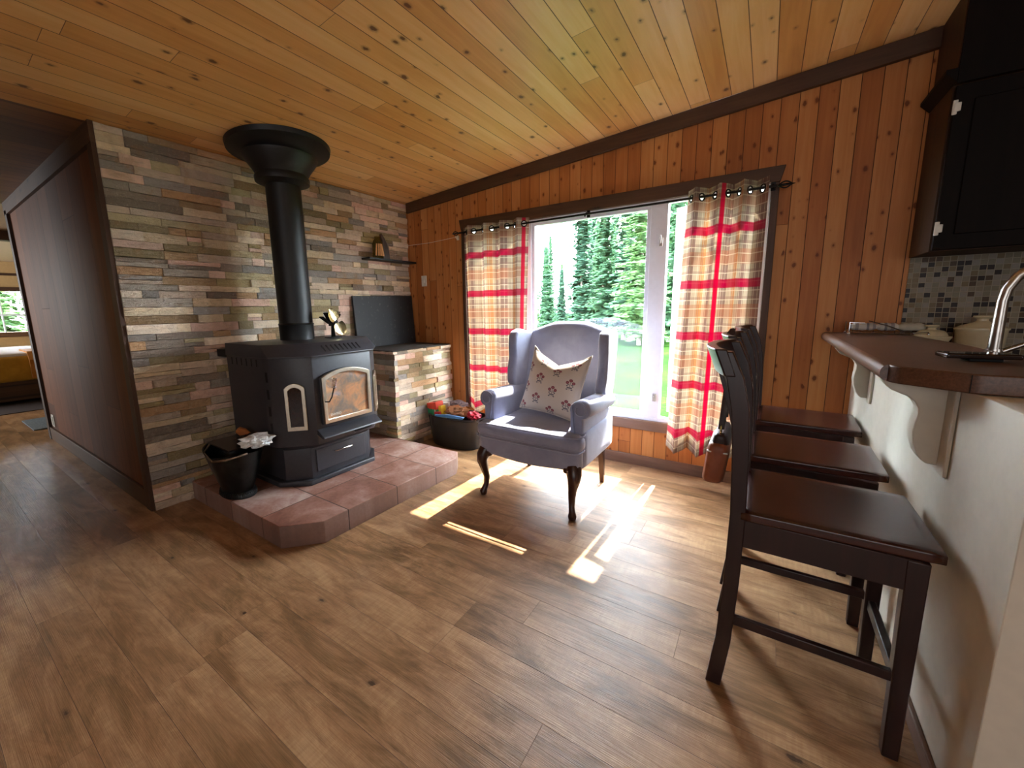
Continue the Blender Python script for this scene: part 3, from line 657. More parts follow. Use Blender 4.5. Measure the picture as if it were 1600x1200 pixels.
F0 = lambda p, d: (BX+d, p[0], p[1])
dr = obj('door', slab(arch(cy-.186, cy+.186, .525, .868, .042), F0, 0, .018), 'black_metal', ST, bevel=.003)
obj('door_trim', ringframe(arch(cy-.182, cy+.182, .529, .866, .042), arch(cy-.157, cy+.157, .556, .841, .038), F0, .018, .034), 'pewter', dr, bevel=.003)
obj('firebrick', slab(arch(cy-.159, cy+.159, .554, .843, .038), F0, .015, .0195), 'brick', dr)
obj('door_glass', slab(arch(cy-.159, cy+.159, .554, .843, .038), F0, .024, .027), 'glass', dr)
hd = obj('door_handle', B().tube([(BX+.03, cy-.172, .672), (BX+.055, cy-.158, .672), (BX+.062, cy-.142, .70), (BX+.068, cy-.124, .765)], .0042, 8), 'dark', ST, smooth=True)
obj('spring_grip', B().tube([(BX+.067+.011*math.cos(i*.9), cy-.128+.002*i/10+.013*math.sin(i*.9), .755+i*.0013) for i in range(48)], .0032, 6), 'chrome', hd, smooth=True)
tx = bpy.data.curves.new('logo', 'FONT'); tx.body = 'ENVIRO'; tx.size = .022; tx.extrude = .0003; tmp = bpy.data.objects.new('logo', tx); COL.objects.link(tmp)
bpy.context.view_layer.update(); me = bpy.data.meshes.new_from_object(tmp.evaluated_get(bpy.context.evaluated_depsgraph_get())); bpy.data.objects.remove(tmp)
me.transform(Matrix(((0, 0, 1, BX+.0278), (1, 0, 0, cy-.138), (0, 1, 0, .572), (0, 0, 0, 1)))); me.transform(Matrix.Translation(-Vector(ST['_o'])))
lg = bpy.data.objects.new('door_lettering', me); COL.objects.link(lg); lg.parent = dr; lg['label'] = 'pale logo lettering'; me.materials.append(M['offwhite'])
# bay side windows
for s in (-1, 1):
    p0 = Vector((BX, cy+s*HF, 0)); p1 = Vector((-2.425, cy+s*.385, 0)); L_ = (p1-p0).length; dd = (p1-p0)/L_; nn = Vector((dd.y, -dd.x, 0))
    if nn.x < 0: nn = -nn
    F1 = lambda p, d: p0+dd*p[0]+nn*d+Vector((0, 0, p[1]))
    w = obj('side_window', ringframe(arch(.052, .168, .505, .80, .03), arch(.072, .148, .53, .775, .022), F1, 0, .016), 'pewter', ST, bevel=.002, label='narrow arched side window with pewter rim')
    obj('pane', slab(arch(.07, .15, .528, .777, .022), F1, .002, .008), simple('smoked_glass', '2a1a16', .08) if s < 0 else bpy.data.materials['smoked_glass'], w)
# ash ledge, drawer
b = B(); b.prism([(-2.262, .500), (-2.255, .500), (-2.19, .462), (-2.186, .452), (-2.20, .448), (-2.262, .470)], 'y', cy-.225, cy+.228); obj('ash_ledge', b, 'black_metal', ST, bevel=.002)
dw = obj('ash_drawer', B().box(-2.36, -2.345, cy-.19, cy+.19, .195, .345), 'black_metal', ST, bevel=.003)
obj('drawer_handle', B().tube([(-2.345, cy-.07, .305), (-2.322, cy-.068, .305), (-2.318, cy-.06, .305), (-2.318, cy+.06, .305), (-2.322, cy+.068, .305), (-2.345, cy+.07, .305)], .0045, 8), 'chrome', dw, smooth=True)
obj('damper_slot', B().box(-2.3, -2.25, cy+.05, cy+.19, .418, .424), 'dark', ST)
# flue pipe
PX, PY = -2.75, 1.612; zc = cz(PX)
t = thing('flue_pipe', (PX, PY, 1.03), 'tall black flue pipe rising from the stove to a flared ceiling collar', 'pipe')
obj('pipe', B().lathe([(.112, 1.034), (.112, 1.135), (.116, 1.14), (.112, 1.146), (.108, 1.15), (.108, 2.06), (.112, 2.063), (.112, 2.10)], (PX, PY, 0), 40), 'black_pipe', t, smooth=True)
obj('collar', B().lathe([(.112, 2.055), (.165, 2.075), (.168, 2.10), (.16, 2.12), (.175, 2.15), (.222, 2.215), (.228, 2.235), (.21, 2.24)], (PX, PY, 0), 48), 'black_pipe', t, smooth=True)
b = B(); b.loft([[(PX+r*math.cos(2*PI*k/56), PY+r*math.sin(2*PI*k/56), zc+.073*(r*math.cos(2*PI*k/56))-dz) for k in range(56)] for r, dz in ((.20, .075), (.22, .05), (.31, .03), (.315, .002))])
obj('ceiling_flange', b, 'black_pipe', t, smooth=True)
# heat powered fan with brass blades on the stove top
t = thing('stove_fan', (-2.60, 1.80, 1.034), 'small heat powered stove fan with shiny brass blades on the stove top', 'fan')
obj('base', B().box(-2.64, -2.57, 1.75, 1.85, 1.035, 1.041).tube([(-2.605, 1.80, 1.041), (-2.605, 1.80, 1.13)], [.016, .010], 10), 'dark', t, bevel=.002)
b = B()
for a in (-52, -25, 5, 22, 40):
    a = R_(a); d = Vector((0, math.sin(a), math.cos(a))); q = Vector((0, d.z, -d.y)); c0 = Vector((-2.61, 1.80, 1.125))
    b.hexa([c0+d*.02-q*.003+Vector((-.025, 0, 0)), c0+d*.02+q*.003+Vector((-.025, 0, 0)), c0+d*.02+q*.003+Vector((.015, 0, 0)), c0+d*.02-q*.003+Vector((.015, 0, 0)),
            c0+d*.10-q*.004+Vector((-.03, 0, 0)), c0+d*.10+q*.004+Vector((-.03, 0, 0)), c0+d*.10+q*.004+Vector((.02, 0, 0)), c0+d*.10-q*.004+Vector((.02, 0, 0))])
b.box(-2.63, -2.59, 1.785, 1.815, 1.12, 1.15)
obj('cooling_fins', b, 'dark', t)
obj('hub', B().tube([(-2.585, 1.806, 1.15), (-2.562, 1.806, 1.15)], .011, 12), 'dark', t)
for s in (-1, 1):
    d = Vector((0, -s*.50, s*.866)); q = Vector((0, .866, .50)); c0 = Vector((-2.568, 1.806, 1.15)); b = B(); R0 = []
    for i in range(9):
        k = i/8; r = .012+.092*k; w = .014+.030*math.sin(PI*min(1, k*.8+.2))**.7
        R0.append([c0+d*r+q*(w*j)+Vector((.012*j*j-.006*j*s, 0, 0)) for j in (-1, -.5, 0, .5, 1)]+[c0+d*r+q*(w*j)+Vector((.012*j*j-.006*j*s-.0012, 0, 0)) for j in (1, .5, 0, -.5, -1)])
    b.loft(R0); obj('blade', b, 'brass', t, smooth=True)

# ================================================================= coal bucket with rubbish
bc = Vector((-2.645, 1.07, .126))
t = thing('coal_bucket', bc, 'black metal coal bucket full of rubbish at the left hearth corner', 'bucket')
b = B(); seg = 48; rings = []
for r, z in ((.085, .0), (.118, .0), (.120, .012), (.112, .030), (.104, .036), (.12, .08), (.165, .2), (.185, .262), (.190, .27), (.182, .268), (.16, .2), (.11, .06), (.0, .05)):
    rings.append([(bc.x+r*math.cos(2*PI*k/seg)*(1.2), bc.y+r*math.sin(2*PI*k/seg)*(.74), bc.z+z+.03*max(0, (z-.15)/.12)*abs(math.cos(2*PI*k/seg))) for k in range(seg)])
b.loft(rings); obj('pail', b, 'galv_black', t, smooth=True)
b = B()
for k in range(seg): 
    a = 2*PI*k/seg; b.tube([(bc.x+.143*math.cos(a), bc.y+.088*math.sin(a), bc.z+.004), (bc.x+.135*math.cos(a), bc.y+.083*math.sin(a), bc.z+.032)], .0035, 5)
obj('crimped_foot', b, 'galv_black', t, smooth=True)
a0 = R_(-150)
b = B(); b.tube([(bc.x-.23, bc.y-.02, bc.z+.30), (bc.x-.1, bc.y-.12, bc.z+.272), (bc.x+.08, bc.y-.148, bc.z+.262), (bc.x+.16, bc.y-.11, bc.z+.275), (bc.x+.225, bc.y-.02, bc.z+.30)], .006, 8); obj('bail_handle', b, 'steel', t, smooth=True)
rd = random.Random(3)
def crumple(name, c, size, mat, label, cat, seed, flat=.5, parent=None):
    bm = bmesh.new(); bmesh.ops.create_icosphere(bm, subdivisions=3, radius=1); rr = random.Random(seed)
    from mathutils import noise as ns
    for v in bm.verts:
        d = v.co.copy(); k = 1+.55*ns.noise(d*2.3+Vector((seed, 0, 0)))+.25*ns.noise(d*6+Vector((seed, 3, 0)))
        v.co = Vector((c[0]+d.x*size[0]*k, c[1]+d.y*size[1]*k, c[2]+d.z*size[2]*k))
    b = B(); b.bm.free(); b.bm = bm
    o = obj(name, b, mat, parent)
    if label: tag(o, label, cat)
    return o
M['foil'] = simple('crumpled_white_plastic', 'e2e8ea', .25, 0, .6, .1, 50)
M['paper_brown'] = simple('brown_kraft_paper', 'a8744f', .8, 0, .3, .1, 18, .3)
M['black_plastic'] = simple('black_plastic_wrap', '140f0f', .3, 0, .5, .3, 20)
tag(obj('ash_tray', B().hexa([(bc.x-.17, bc.y-.07, bc.z+.305), (bc.x+.13, bc.y-.08, bc.z+.305), (bc.x+.13, bc.y+.10, bc.z+.311), (bc.x-.16, bc.y+.10, bc.z+.311), (bc.x-.17, bc.y-.07, bc.z+.315), (bc.x+.13, bc.y-.08, bc.z+.315), (bc.x+.13, bc.y+.10, bc.z+.321), (bc.x-.16, bc.y+.10, bc.z+.321)]), 'black_plastic', bevel=.003), 'flat black tray lying across the top of the coal bucket', 'tray')
crumple('plastic_bag', (bc.x+.20, bc.y+.05, bc.z+.355), (.09, .075, .034), 'foil', 'crumpled white plastic bag on the right side of the coal bucket', 'bag', 7)
crumple('plastic_wrap', (bc.x+.06, bc.y+.05, bc.z+.342), (.06, .05, .018), 'black_plastic', 'dark crumpled wrapper between the brush and the white bag', 'wrapper', 9)
t = thing('hearth_brush', (bc.x-.05, bc.y+.1, bc.z+.3), 'brown wooden brush handle lying on the coal bucket', 'brush')
obj('handle', B().tube([(bc.x-.07, bc.y+.07, bc.z+.372), (bc.x-.03, bc.y+.08, bc.z+.36), (bc.x+.02, bc.y+.09, bc.z+.348)], [.022, .027, .016], 10, flat=.5), simple('tan_brush_wood', '9a5f30', .5), t, smooth=True)
obj('bristles', B().tube([(bc.x+.02, bc.y+.09, bc.z+.346), (bc.x+.05, bc.y+.095, bc.z+.34)], [.014, .02], 8), 'dark', t)

# ================================================================= kindling tub
tc = Vector((-2.262, 2.775, 0))
TB = thing('kindling_tub', tc, 'black ribbed oval tub on the floor beside the stone pedestal', 'tub')
sg = 96; rings = []
for r, z, rib in ((.80, .0, 0), (.86, .004, 0), (.88, .02, 1), (.94, .17, 1), (.95, .18, 0), (.955, .19, 0), (.97, .262, 0), (1.0, .268, 0), (1.0, .28, 0), (.95, .28, 0), (.92, .18, 0), (.82, .03, 0), (.1, .03, 0)):
    rg = []
    for k in range(sg):
        a = 2*PI*k/sg; rr = r*(1+(.012 if k % 2 else -.004)*rib); ca, sa = math.cos(a), math.sin(a)
        e = .78; rg.append((tc.x+.285*rr*math.copysign(abs(ca)**e, ca), tc.y+.175*rr*math.copysign(abs(sa)**e, sa), z))
    rings.append(rg)
b = B(); b.loft(rings); obj('shell', b, simple('black_tub_plastic', '1b1819', .4, 0, .5), TB, smooth=True)
def plainmat(nm, c, r=.5): return simple(nm, c, r, 0, .4, .04)
# fire starter carton: red top, green flash on black sides
n = N('starter_carton'); c = n.sep(n.coord('Generated')); g = n.noise(n.coord('Generated'), 5, 2)
k = n.ramp(n.M('ADD', c[2], n.M('MULTIPLY', n.M('SUBTRACT', g, .5), .25)), [(0, lin('2a2c2b')), (.56, lin('2f8f5c')), (.74, lin('d8452c'))], 'CONSTANT'); n.P(col=k, rough=.45); M['carton'] = n.m
def tilt(pts, c, rx, ry, rz):
    m = Matrix.Rotation(rz, 3, 'Z') @ Matrix.Rotation(rx, 3, 'X') @ Matrix.Rotation(ry, 3, 'Y'); return [Vector(c)+m @ Vector(p) for p in pts]
def tbox(c, h, rx=0, ry=0, rz=0):
    p = [(sx*h[0], sy*h[1], sz*h[2]) for sz in (-1, 1) for sx, sy in ((-1, -1), (1, -1), (1, 1), (-1, 1))]; return B().hexa(tilt(p, c, rx, ry, rz))
t = thing('fire_starter_box', (-2.50, 2.78, .22), 'upright carton with red top and green flash in the kindling tub', 'box')
obj('carton', tbox((-2.478, 2.735, .255), (.055, .05, .12), 0, R_(-10), 0), 'carton', t)
obj('tear_opening', tbox((-2.50, 2.735, .3755), (.012, .008, .0012), 0, R_(-10), 0), 'dark', t)
obj('white_mark', tbox((-2.445, 2.684, .262), (.007, .0012, .055), 0, R_(-10), 0), 'offwhite', t)
tag(obj('starter_packet', tbox((-2.39, 2.72, .27), (.017, .03, .085), 0, R_(-6), 0), plainmat('yellow_card', 'e0b024')), 'yellow packet standing next to the red topped carton', 'packet')
tag(obj('red_packet', tbox((-2.405, 2.672, .255), (.03, .012, .05), 0, R_(-8), 0), plainmat('red_card', 'c4303a')), 'thin red packet in front of the yellow packet in the tub', 'packet')
tag(obj('white_packet', tbox((-2.42, 2.81, .30), (.03, .02, .06), 0, R_(-4), .2), plainmat('white_card', 'd8d4cc')), 'white packet behind the carton in the tub', 'packet')
crumple('paper_sack', (-2.26, 2.77, .30), (.11, .075, .055), 'paper_brown', 'crumpled brown paper sack in the middle of the tub', 'paper bag', 21)
crumple('newspaper', (-2.32, 2.86, .345), (.10, .05, .04), simple('grey_newsprint', 'a59aa0', .8, 0, .3, .15, 30), 'grey pink folded newspaper behind the brown paper sack', 'newspaper', 23)
crumple('red_wrapper', (-2.08, 2.775, .29), (.06, .06, .035), simple('red_glossy_wrap', 'c02c3c', .3, 0, .5, .2, 12), 'red and clear plastic wrapper at the right end of the tub', 'wrapper', 25)
b = B(); b.prism([(-2.40, .272), (-2.10, .285), (-2.08, .305), (-2.25, .308), (-2.41, .288)], 'y', 2.625, 2.65)
tag(obj('blue_liner', b, plainmat('blue_plastic_sheet', '5c9ad6', .35), bevel=.003), 'strip of light blue plastic along the front rim of the tub', 'plastic sheet')

# ================================================================= wing armchair
AX = -1.165
AC = thing('wing_armchair', (AX, 2.3, 0), 'slate blue velvet wing armchair with curved dark legs in the sun by the window', 'armchair')
zf = lambda x: 0
def serp(p):   # serpentine bottom edge on the front rail
    k = (p.x-AX)/.35
    if p.z < .36: p.z += -.022*max(0, math.cos(k*PI*.5))**2*(1 if p.y < 2.2 else 0)*(.36-p.z)/.07
    return p
obj('seat_frame', B().rbox((AX, 2.352, .362), (.352, .292, .075), .03, 12, serp), 'velvet', AC, smooth=2)
def cush(p):
    x = (p.x-AX)/.36; y = (p.y-2.338)/.29
    p.z += .012*(1-min(1, x*x))*(1-min(1, y*y))*(1 if p.z > .455 else -.2)
    if p.y > 2.15:      # T shape: narrower between the arms
        k = min(1, (p.y-2.15)/.04); p.x = AX+(p.x-AX)*(1-.20*k)
    return p
obj('seat_cushion', B().rbox((AX, 2.338, .450), (.362, .29, .05), .042, 16, cush), 'velvet', AC, smooth=2)
b = B()
for z in (.497, .406):
    P_ = []
    for (x, y) in ((-.29, 2.190), (-.345, 2.170), (-.358, 2.120), (-.352, 2.060), (-.32, 2.047), (0, 2.043), (.32, 2.047), (.352, 2.060), (.358, 2.120), (.345, 2.170), (.29, 2.190)): P_.append((AX+x, y, z))
    b.tube(P_, .005, 8)
obj('cushion_piping', b, 'velvet', AC, smooth=2)
def armprof(s):
    pts = []
    for i in range(15):      # scroll
        a = R_(-60)+R_(300)*i/14*1.0
        pts.append((.316+.062*math.cos(PI-a) if False else .316+.06*math.cos(a-R_(20)), .638+.056*math.sin(a-R_(20))))
    return pts
for s in (-1, 1):
    prof = [(.262, .44), (.262, .60)]
    for i in range(17):
        a = R_(195)-R_(265)*i/16
        prof.append((.322+.064*math.cos(a), .640+.056*math.sin(a)))
    prof += [(.345, .56), (.343, .44)]
    rings = []
    for y, k in ((2.135, .82), (2.14, .93), (2.152, 1.0), (2.27, 1.0), (2.45, 1.0), (2.60, .98)):
        zc_ = .60; rings.append([(AX+s*(.305+(px-.305)*k), y, zc_+(pz-zc_)*k-(.02*(y-2.1)/.5) if pz > .5 else pz) for px, pz in prof])
    b = B(); b.loft(rings); obj('arm', b, 'velvet', AC, smooth=True)
    b = B(); b.rbox((AX+s*.333, 2.385, .40), (.026, .265, .105), .015, 6); obj('side_panel', b, 'velvet', AC, smooth=2)
    sc = [(AX+s*(.322+r*math.cos(R_(a))), 2.130, .640+r*math.sin(R_(a))) for a, r in [(150-i*25, .052-.0022*i) for i in range(16)]]
    obj('arm_scroll_piping', B().tube([(AX+s*.30, 2.128, .47), (AX+s*.285, 2.128, .57)]+sc, .004, 8), 'velvet', AC, smooth=2)
def backf(p):
    x = (p.x-AX)/.33
    if p.z > 1.0: p.z += (.045*math.exp(-(abs(x)/.62)**4)-.01*abs(x)**3)*(p.z-1.0)/.07
    p.y += .17*(p.z-.45)/.6
    p.y += (.016*math.cos(x*1.4) if p.y < 2.6 else 0)*-1
    return p
obj('backrest', B().rbox((AX, 2.585, .74), (.315, .06, .335), .045, 16, backf), 'velvet', AC, smooth=2)
for s in (-1, 1):
    b = B()
    side = [(2.50, .62), (2.44, .70), (2.455, .78), (2.475, .88), (2.47, .96), (2.475, 1.02), (2.50, 1.062), (2.56, 1.075), (2.64, 1.06), (2.735, 1.055), (2.735, .98), (2.68, .72), (2.64, .60)]
    b.prism([(y, z) for y, z in side], 'x', AX+s*.285, AX+s*.352)
    # flare outwards towards the front edge
    for v in b.bm.verts:
        k = max(0, 2.62-v.co.y)/.18; v.co.x += s*.018*k*(1 if v.co.z > .7 else .3)
    obj('wing', b, 'velvet', AC, bevel=.022, seg=5)
# legs
for s in (-1, 1):
    x = AX+s*.308; y = 2.085
    pts = [(x, y+.01, .31), (x+s*.012, y-.012, .27), (x+s*.014, y-.02, .235), (x+s*.002, y-.010, .18), (x-s*.006, y+.002, .12), (x-s*.004, y-.004, .07), (x+s*.004, y-.014, .04), (x+s*.008, y-.022, .022), (x+s*.008, y-.02, .005), (x+s*.008, y-.02, 0)]
    rad = [.045, .044, .036, .026, .021, .018, .020, .026, .022, .017]
    b = B(); b.tube(pts, rad, 14); b.rbox((x-s*.012, y+.012, .292), (.045, .04, .022), .018, 4)
    obj('leg', b, 'cherry', AC, smooth=True, label='curved cabriole front leg')
    b = B(); xr = AX+s*.29
    b.hexa([(xr-.014, 2.645, 0), (xr+.014, 2.645, 0), (xr+.014, 2.673, 0), (xr-.014, 2.673, 0), (xr-.02, 2.60, .31), (xr+.02, 2.60, .31), (xr+.02, 2.64, .31), (xr-.02, 2.64, .31)])
    obj('leg', b, 'cherry', AC, bevel=.003, label='plain square rear leg')
# pillow
b = B(); uvl = b.bm.loops.layers.uv.new('UVMap'); K = 34; PW = .208; faces = {}
pc = Vector((-1.125, 2.395, .725)); rot = Matrix.Rotation(R_(-17), 3, 'X') @ Matrix.Rotation(R_(7), 3, 'Y')
def pp(u, v, s):
    e = (1-abs(u)**3.2)*(1-abs(v)**3.2); th = .075*max(0, e)**.62
    x = u*PW*(1-.07*(1-v*v)*abs(u)**2); z = v*PW*(1-.07*(1-u*u)*abs(v)**2)
    if v > .2: z -= .075*(1-abs(u)**.9)*((v-.2)/.8)**1.5      # chopped top
    if v > .75 and abs(u) > .75: z += .02*(abs(u)-.75)/.25*(v-.75)/.25
    th *= 1-.25*math.exp(-(u*3)**2)*max(0, v)
    return pc+rot @ Vector((x, -s*th, z))
for s in (1, -1):
    G = [[b.bm.verts.new(pp(-1+2*i/K, -1+2*j/K, s)) for i in range(K+1)] for j in range(K+1)]
    for j in range(K):
        for i in range(K):
            f = b.bm.faces.new((G[j][i], G[j][i+1], G[j+1][i+1], G[j+1][i]))
            for l, (ii, jj) in zip(f.loops, ((i, j), (i+1, j), (i+1, j+1), (i, j+1))): l[uvl].uv = (ii/K*PW*2+.03+s*.0, jj/K*PW*2+.05)
bmesh.ops.remove_doubles(b.bm, verts=b.bm.verts[:], dist=.0004)
PIL = obj('throw_pillow', b, 'floral', smooth=2); tag(PIL, 'square white pillow printed with small burgundy flowers on the armchair', 'pillow')
pb = B(); ring = [pp(-1+2*i/24, -1, 0) for i in range(24)]+[pp(1, -1+2*i/24, 0) for i in range(24)]+[pp(1-2*i/24, 1, 0) for i in range(24)]+[pp(-1, 1-2*i/24, 0) for i in range(25)]
pb.tube(ring, .004, 6); obj('piping', pb, simple('cream_piping', 'd8d0c4', .8), PIL, smooth=2)

# ================================================================= bar stools
def make_stool():
    t = thing('bar_stool', (0, 0, 0), '', 'bar stool', 'dark wooden bar stools along the counter', world=False)
    # local frame: origin at the near rear foot line; x towards the bar, y away from camera
    Wd = .40
    def post(y0, y1):
        prof = [(-.105, 1.093, -.068), (-.082, 1.015, -.036), (-.064, .92, -.016), (-.054, .80, -.008), (-.046, .60, -.003), (-.049, .38, -.005), (-.058, .17, -.014), (-.078, 0, -.032)]
        prof = [(xa, z, xb-.002) for xa, z, xb in prof]
        b = B(); b.loft([[(xa, y0, z), (xb, y0, z), (xb, y1, z), (xa, y1, z)] for xa, z, xb in prof]); return b
    for y0 in (0, Wd-.036): obj('leg', post(y0, y0+.036), 'espresso', t, bevel=.003, label='curved rear leg rising into the back post')
    for y0 in (.004, Wd-.044):
        b = B(); b.hexa([(.352, y0+.002, 0), (.386, y0+.002, 0), (.386, y0+.036, 0), (.352, y0+.036, 0), (.342, y0, .585), (.386, y0, .585), (.386, y0+.04, .585), (.342, y0+.04, .585)])
        obj('leg', b, 'espresso', t, bevel=.003, label='straight front leg')
    def seatf(p):
        k = (p.x-.19)/.23; p.y = Wd/2+(p.y-Wd/2)*(1-.03*k); j = (p.y-Wd/2)/.197
        if p.z > .6: p.z -= .008*(1-min(1, j*j))*(1-min(1, k*k))
        return p
    obj('seat', B().rbox((.197, Wd/2, .602), (.216, .197, .0145), .006, 10, seatf), 'espresso_seat', t, smooth=2)
    obj('apron', B().box(-.03, .372, .006, .026, .50, .587).box(-.03, .372, Wd-.026, Wd-.006, .50, .587).box(.352, .372, .026, Wd-.026, .51, .587).box(-.03, -.012, .026, Wd-.026, .51, .587), 'espresso', t, bevel=.002)
    obj('stretcher', B().hexa([(-.03, .01, .228), (.36, .01, .228), (.36, .028, .228), (-.03, .028, .228), (-.03, .01, .258), (.36, .01, .258), (.36, .028, .258), (-.03, .028, .258)]), 'espresso', t, bevel=.003)
    obj('stretcher', B().box(-.03, .36, Wd-.028, Wd-.01, .228, .258), 'espresso', t, bevel=.003)
    obj('footrest', B().box(.356, .376, .03, Wd-.03, .205, .24), 'espresso', t, bevel=.003)
    obj('stretcher', B().box(-.045, -.028, .03, Wd-.03, .33, .36), 'espresso', t, bevel=.003)
    # bowed crest rail
    K = 20; R1 = []
    for i in range(K+1):
        y = -.004+(Wd+.008)*i/K; s = (y-Wd/2)/(Wd/2); bow = .04*(1-s*s)
        def q(x, z, w): return (x-bow, y, z)
        R1.append([(-.118-bow, y, 1.1), (-.088-bow, y, 1.02), (-.058-bow, y, 1.02), (-.086-bow, y, 1.1)])
    b = B(); b.loft(R1); obj('crest_rail', b, 'espresso', t, bevel=.004)
    obj('lower_rail', B().box(-.042, -.02, .03, Wd-.03, .66, .695), 'espresso', t, bevel=.003)
    for yc in (.115, .20, .285):
        bow = .04*(1-((yc-.2)/.2)**2)
        b = B(); b.loft([[(xa-bow*k, yc-.02, z), (xa+.012-bow*k, yc-.02, z), (xa+.012-bow*k, yc+.02, z), (xa-bow*k, yc+.02, z)] for xa, z, k in ((-.038, .685, 0), (-.040, .78, .3), (-.052, .88, .6), (-.068, .97, .85), (-.082, 1.03, 1))])
        obj('back_slat', b, 'espresso', t, bevel=.002)
    return t
st0 = make_stool()
spots = [((-.0, 1.342), 0, 'near bar stool in the foreground, closest to the camera, seat fully visible'), ((-.005, 1.895), -1.0, 'middle bar stool of dark wood, between the nearest and the farthest'), ((.01, 2.50), -2.0, 'farthest bar stool of dark wood, beside the pine wall')]
for i, ((x, y), rz, lab) in enumerate(spots):
    o = st0 if i == 0 else dup(st0)
    o.location = (x, y, 0); o.rotation_euler.z = R_(rz); o['label'] = lab
# handbag on the back of the middle stool
M['leather'] = simple('tan_leather', '9c5c40', .45, 0, .4, .12, 14, .15); M['leather_dark'] = simple('dark_leather', '3a2420', .45)
t = thing('handbag', (-.17, 2.05, .9), 'tan leather handbag with brass rings hanging behind the middle bar stool', 'handbag')
b = B(); b.rbox((-0.127, 2.03, .55), (.042, .14, .095), .03, 8, lambda p: Vector((p.x-.01*(.62-p.z)/.1, p.y, p.z))); obj('bag_body', b, 'leather', t, smooth=2)
b = B(); b.rbox((-0.122, 2.03, .648), (.036, .125, .035), .02, 6, lambda p: Vector((-.122+(p.x+.122)*(1-.35*max(0, (p.z-.62)/.06)), p.y, p.z))); obj('bag_top', b, 'leather_dark', t, smooth=2)
obj('strap', B().tube([(-0.122, 1.92, .70), (-0.117, 1.935, .80), (-0.112, 1.97, .92), (-0.127, 2.04, 1.09), (-0.117, 2.06, 1.107), (-.108, 2.07, 1.108)], [.016]*6, 8, flat=.2), 'leather_dark', t, smooth=True)
obj('strap', B().tube([(-0.122, 2.14, .70), (-0.120, 2.125, .80), (-0.124, 2.10, .92), (-0.137, 2.06, 1.09), (-0.117, 2.075, 1.107), (-.108, 2.08, 1.108)], [.016]*6, 8, flat=.2), 'leather_dark', t, smooth=True)
for y in (1.92, 2.14): obj('ring', B().torus((-0.122, y, .70), .018, .003, 'x').tube([(-0.122, y, .685), (-0.124, y, .655)], .006, 8), 'brass', t, smooth=True)
obj('zip_band', B().rbox((-0.130, 2.03, .603), (.041, .138, .004), .003, 4), 'steel', t, smooth=True)

# ================================================================= bar, corbels, counter
struct('wall_pony', B().box(.447, .565, 1.18, YW, 0, .999), 'cream', bevel=.002)
struct('baseboard_bar', B().box(.433, .447, 1.18, YW-.018, 0, .055), 'base_trim', bevel=.004)
prof = [(.447, .763), (.415, .763), (.404, .773), (.393, .79), (.383, .823), (.379, .854), (.381, .881), (.385, .904), (.384, .923), (.375, .941), (.361, .955), (.344, .962), (.321, .973), (.309, .988), (.30, 1.0), (.447, 1.0)]
for i, (y, lab) in enumerate(((1.616, 'near scrolled cream bracket under the bar counter, at the front end'), (2.60, 'far scrolled cream bracket under the bar counter, near the pine wall'))):
    t = thing('corbel', (.447, y+.025, .88), lab, 'bracket', 'brackets under the bar counter')
    obj('scroll', B().prism([(x, z-.0005) for x, z in prof], 'y', y, y+.055), 'cream', t, bevel=.003)
    obj('back_plate', B().box(.437, .446, y-.055, y+.11, .745, .9995), 'cream', t, bevel=.002)
t = thing('bar_counter', (.47, 2.3, 1.0), 'long brown laminate bar counter with a rounded edge on the half wall', 'countertop')
b = B(); out = [(.30, YW-.002), (.30, 1.60), (.304, 1.565), (.32, 1.54), (.43, 1.458), (.46, 1.452), (.67, 1.452), (.67, 2.42), (.615, YW-.002)]
b.prism(out, 'z', 1.001, 1.05); obj('slab', b, 'counter', t, bevel=.0035)
b = B(); b.loft([[(.302-.017*math.cos(a), y, 1.0265+.023*math.sin(a)) for a in [R_(-90+180*k/12) for k in range(13)]] for y in (YW-.002, 1.575)]); obj('bullnose', b, 'counter', t, smooth=True)
obj('end_seam', B().box(.4285, .4300, 1.4548, 1.4562, 1.003, 1.048), 'dark', t)

# ---- kitchen behind
t = thing('kitchen_base_cabinet', (1.6, 2.8, 0), 'dark kitchen base cabinets under the backsplash behind the bar', 'cabinet')
obj('carcass', B().box(.70, 3.2, 2.52, YW-.003, .0, .868), 'cabinet', t, bevel=.003)
obj('worktop', B().box(.57, 3.2, 2.49, YW-.003, .87, .909), 'counter', t, bevel=.006)
t = thing('sink_cabinet', (.9, 1.9, 0), 'dark cabinet with worktop on the kitchen side of the bar', 'cabinet')
obj('carcass', B().box(.57, 1.15, 1.2, 2.485, 0, .868), 'cabinet', t); obj('worktop', B().box(.567, 1.18, 1.18, 2.487, .87, .909), 'counter', t, bevel=.006)
struct('trim_11', B().box(.62, 4.2, YW-.006, YW, .91, 1.452), 'mosaic')
# upper cabinet
UC = thing('wall_cabinet', (1.4, 2.93, 1.45), 'black brown kitchen wall cabinet with white hinges at the right edge', 'wall cabinet')
obj('carcass', B().box(.612, 3.2, 2.775, YW-.008, 1.45, 2.16), 'cabinet_side', UC, bevel=.002)
for k in range(3):
    x0 = .618+k*.46; d = obj('door', B().box(x0, x0+.45, 2.752, 2.775, 1.455, 2.15), 'cabinet', UC, bevel=.003)
    obj('door_panel', B().box(x0+.06, x0+.39, 2.746, 2.753, 1.52, 2.085), 'cabinet', d, bevel=.004)
    if k == 0:
        for z in (1.55, 2.06):
            obj('hinge', B().box(.6135, .6175+.012, 2.744, 2.752, z-.03, z+.03).box(.618, .640, 2.742, 2.7515, z-.018, z+.018), 'offwhite', d, bevel=.003)
b = B(); b.prism([(.612, 2.16), (.575, 2.20), (.575, 2.215), (.612, 2.215)], 'y', 2.73, YW-.01); obj('crown_moulding', b, 'cabinet', UC)
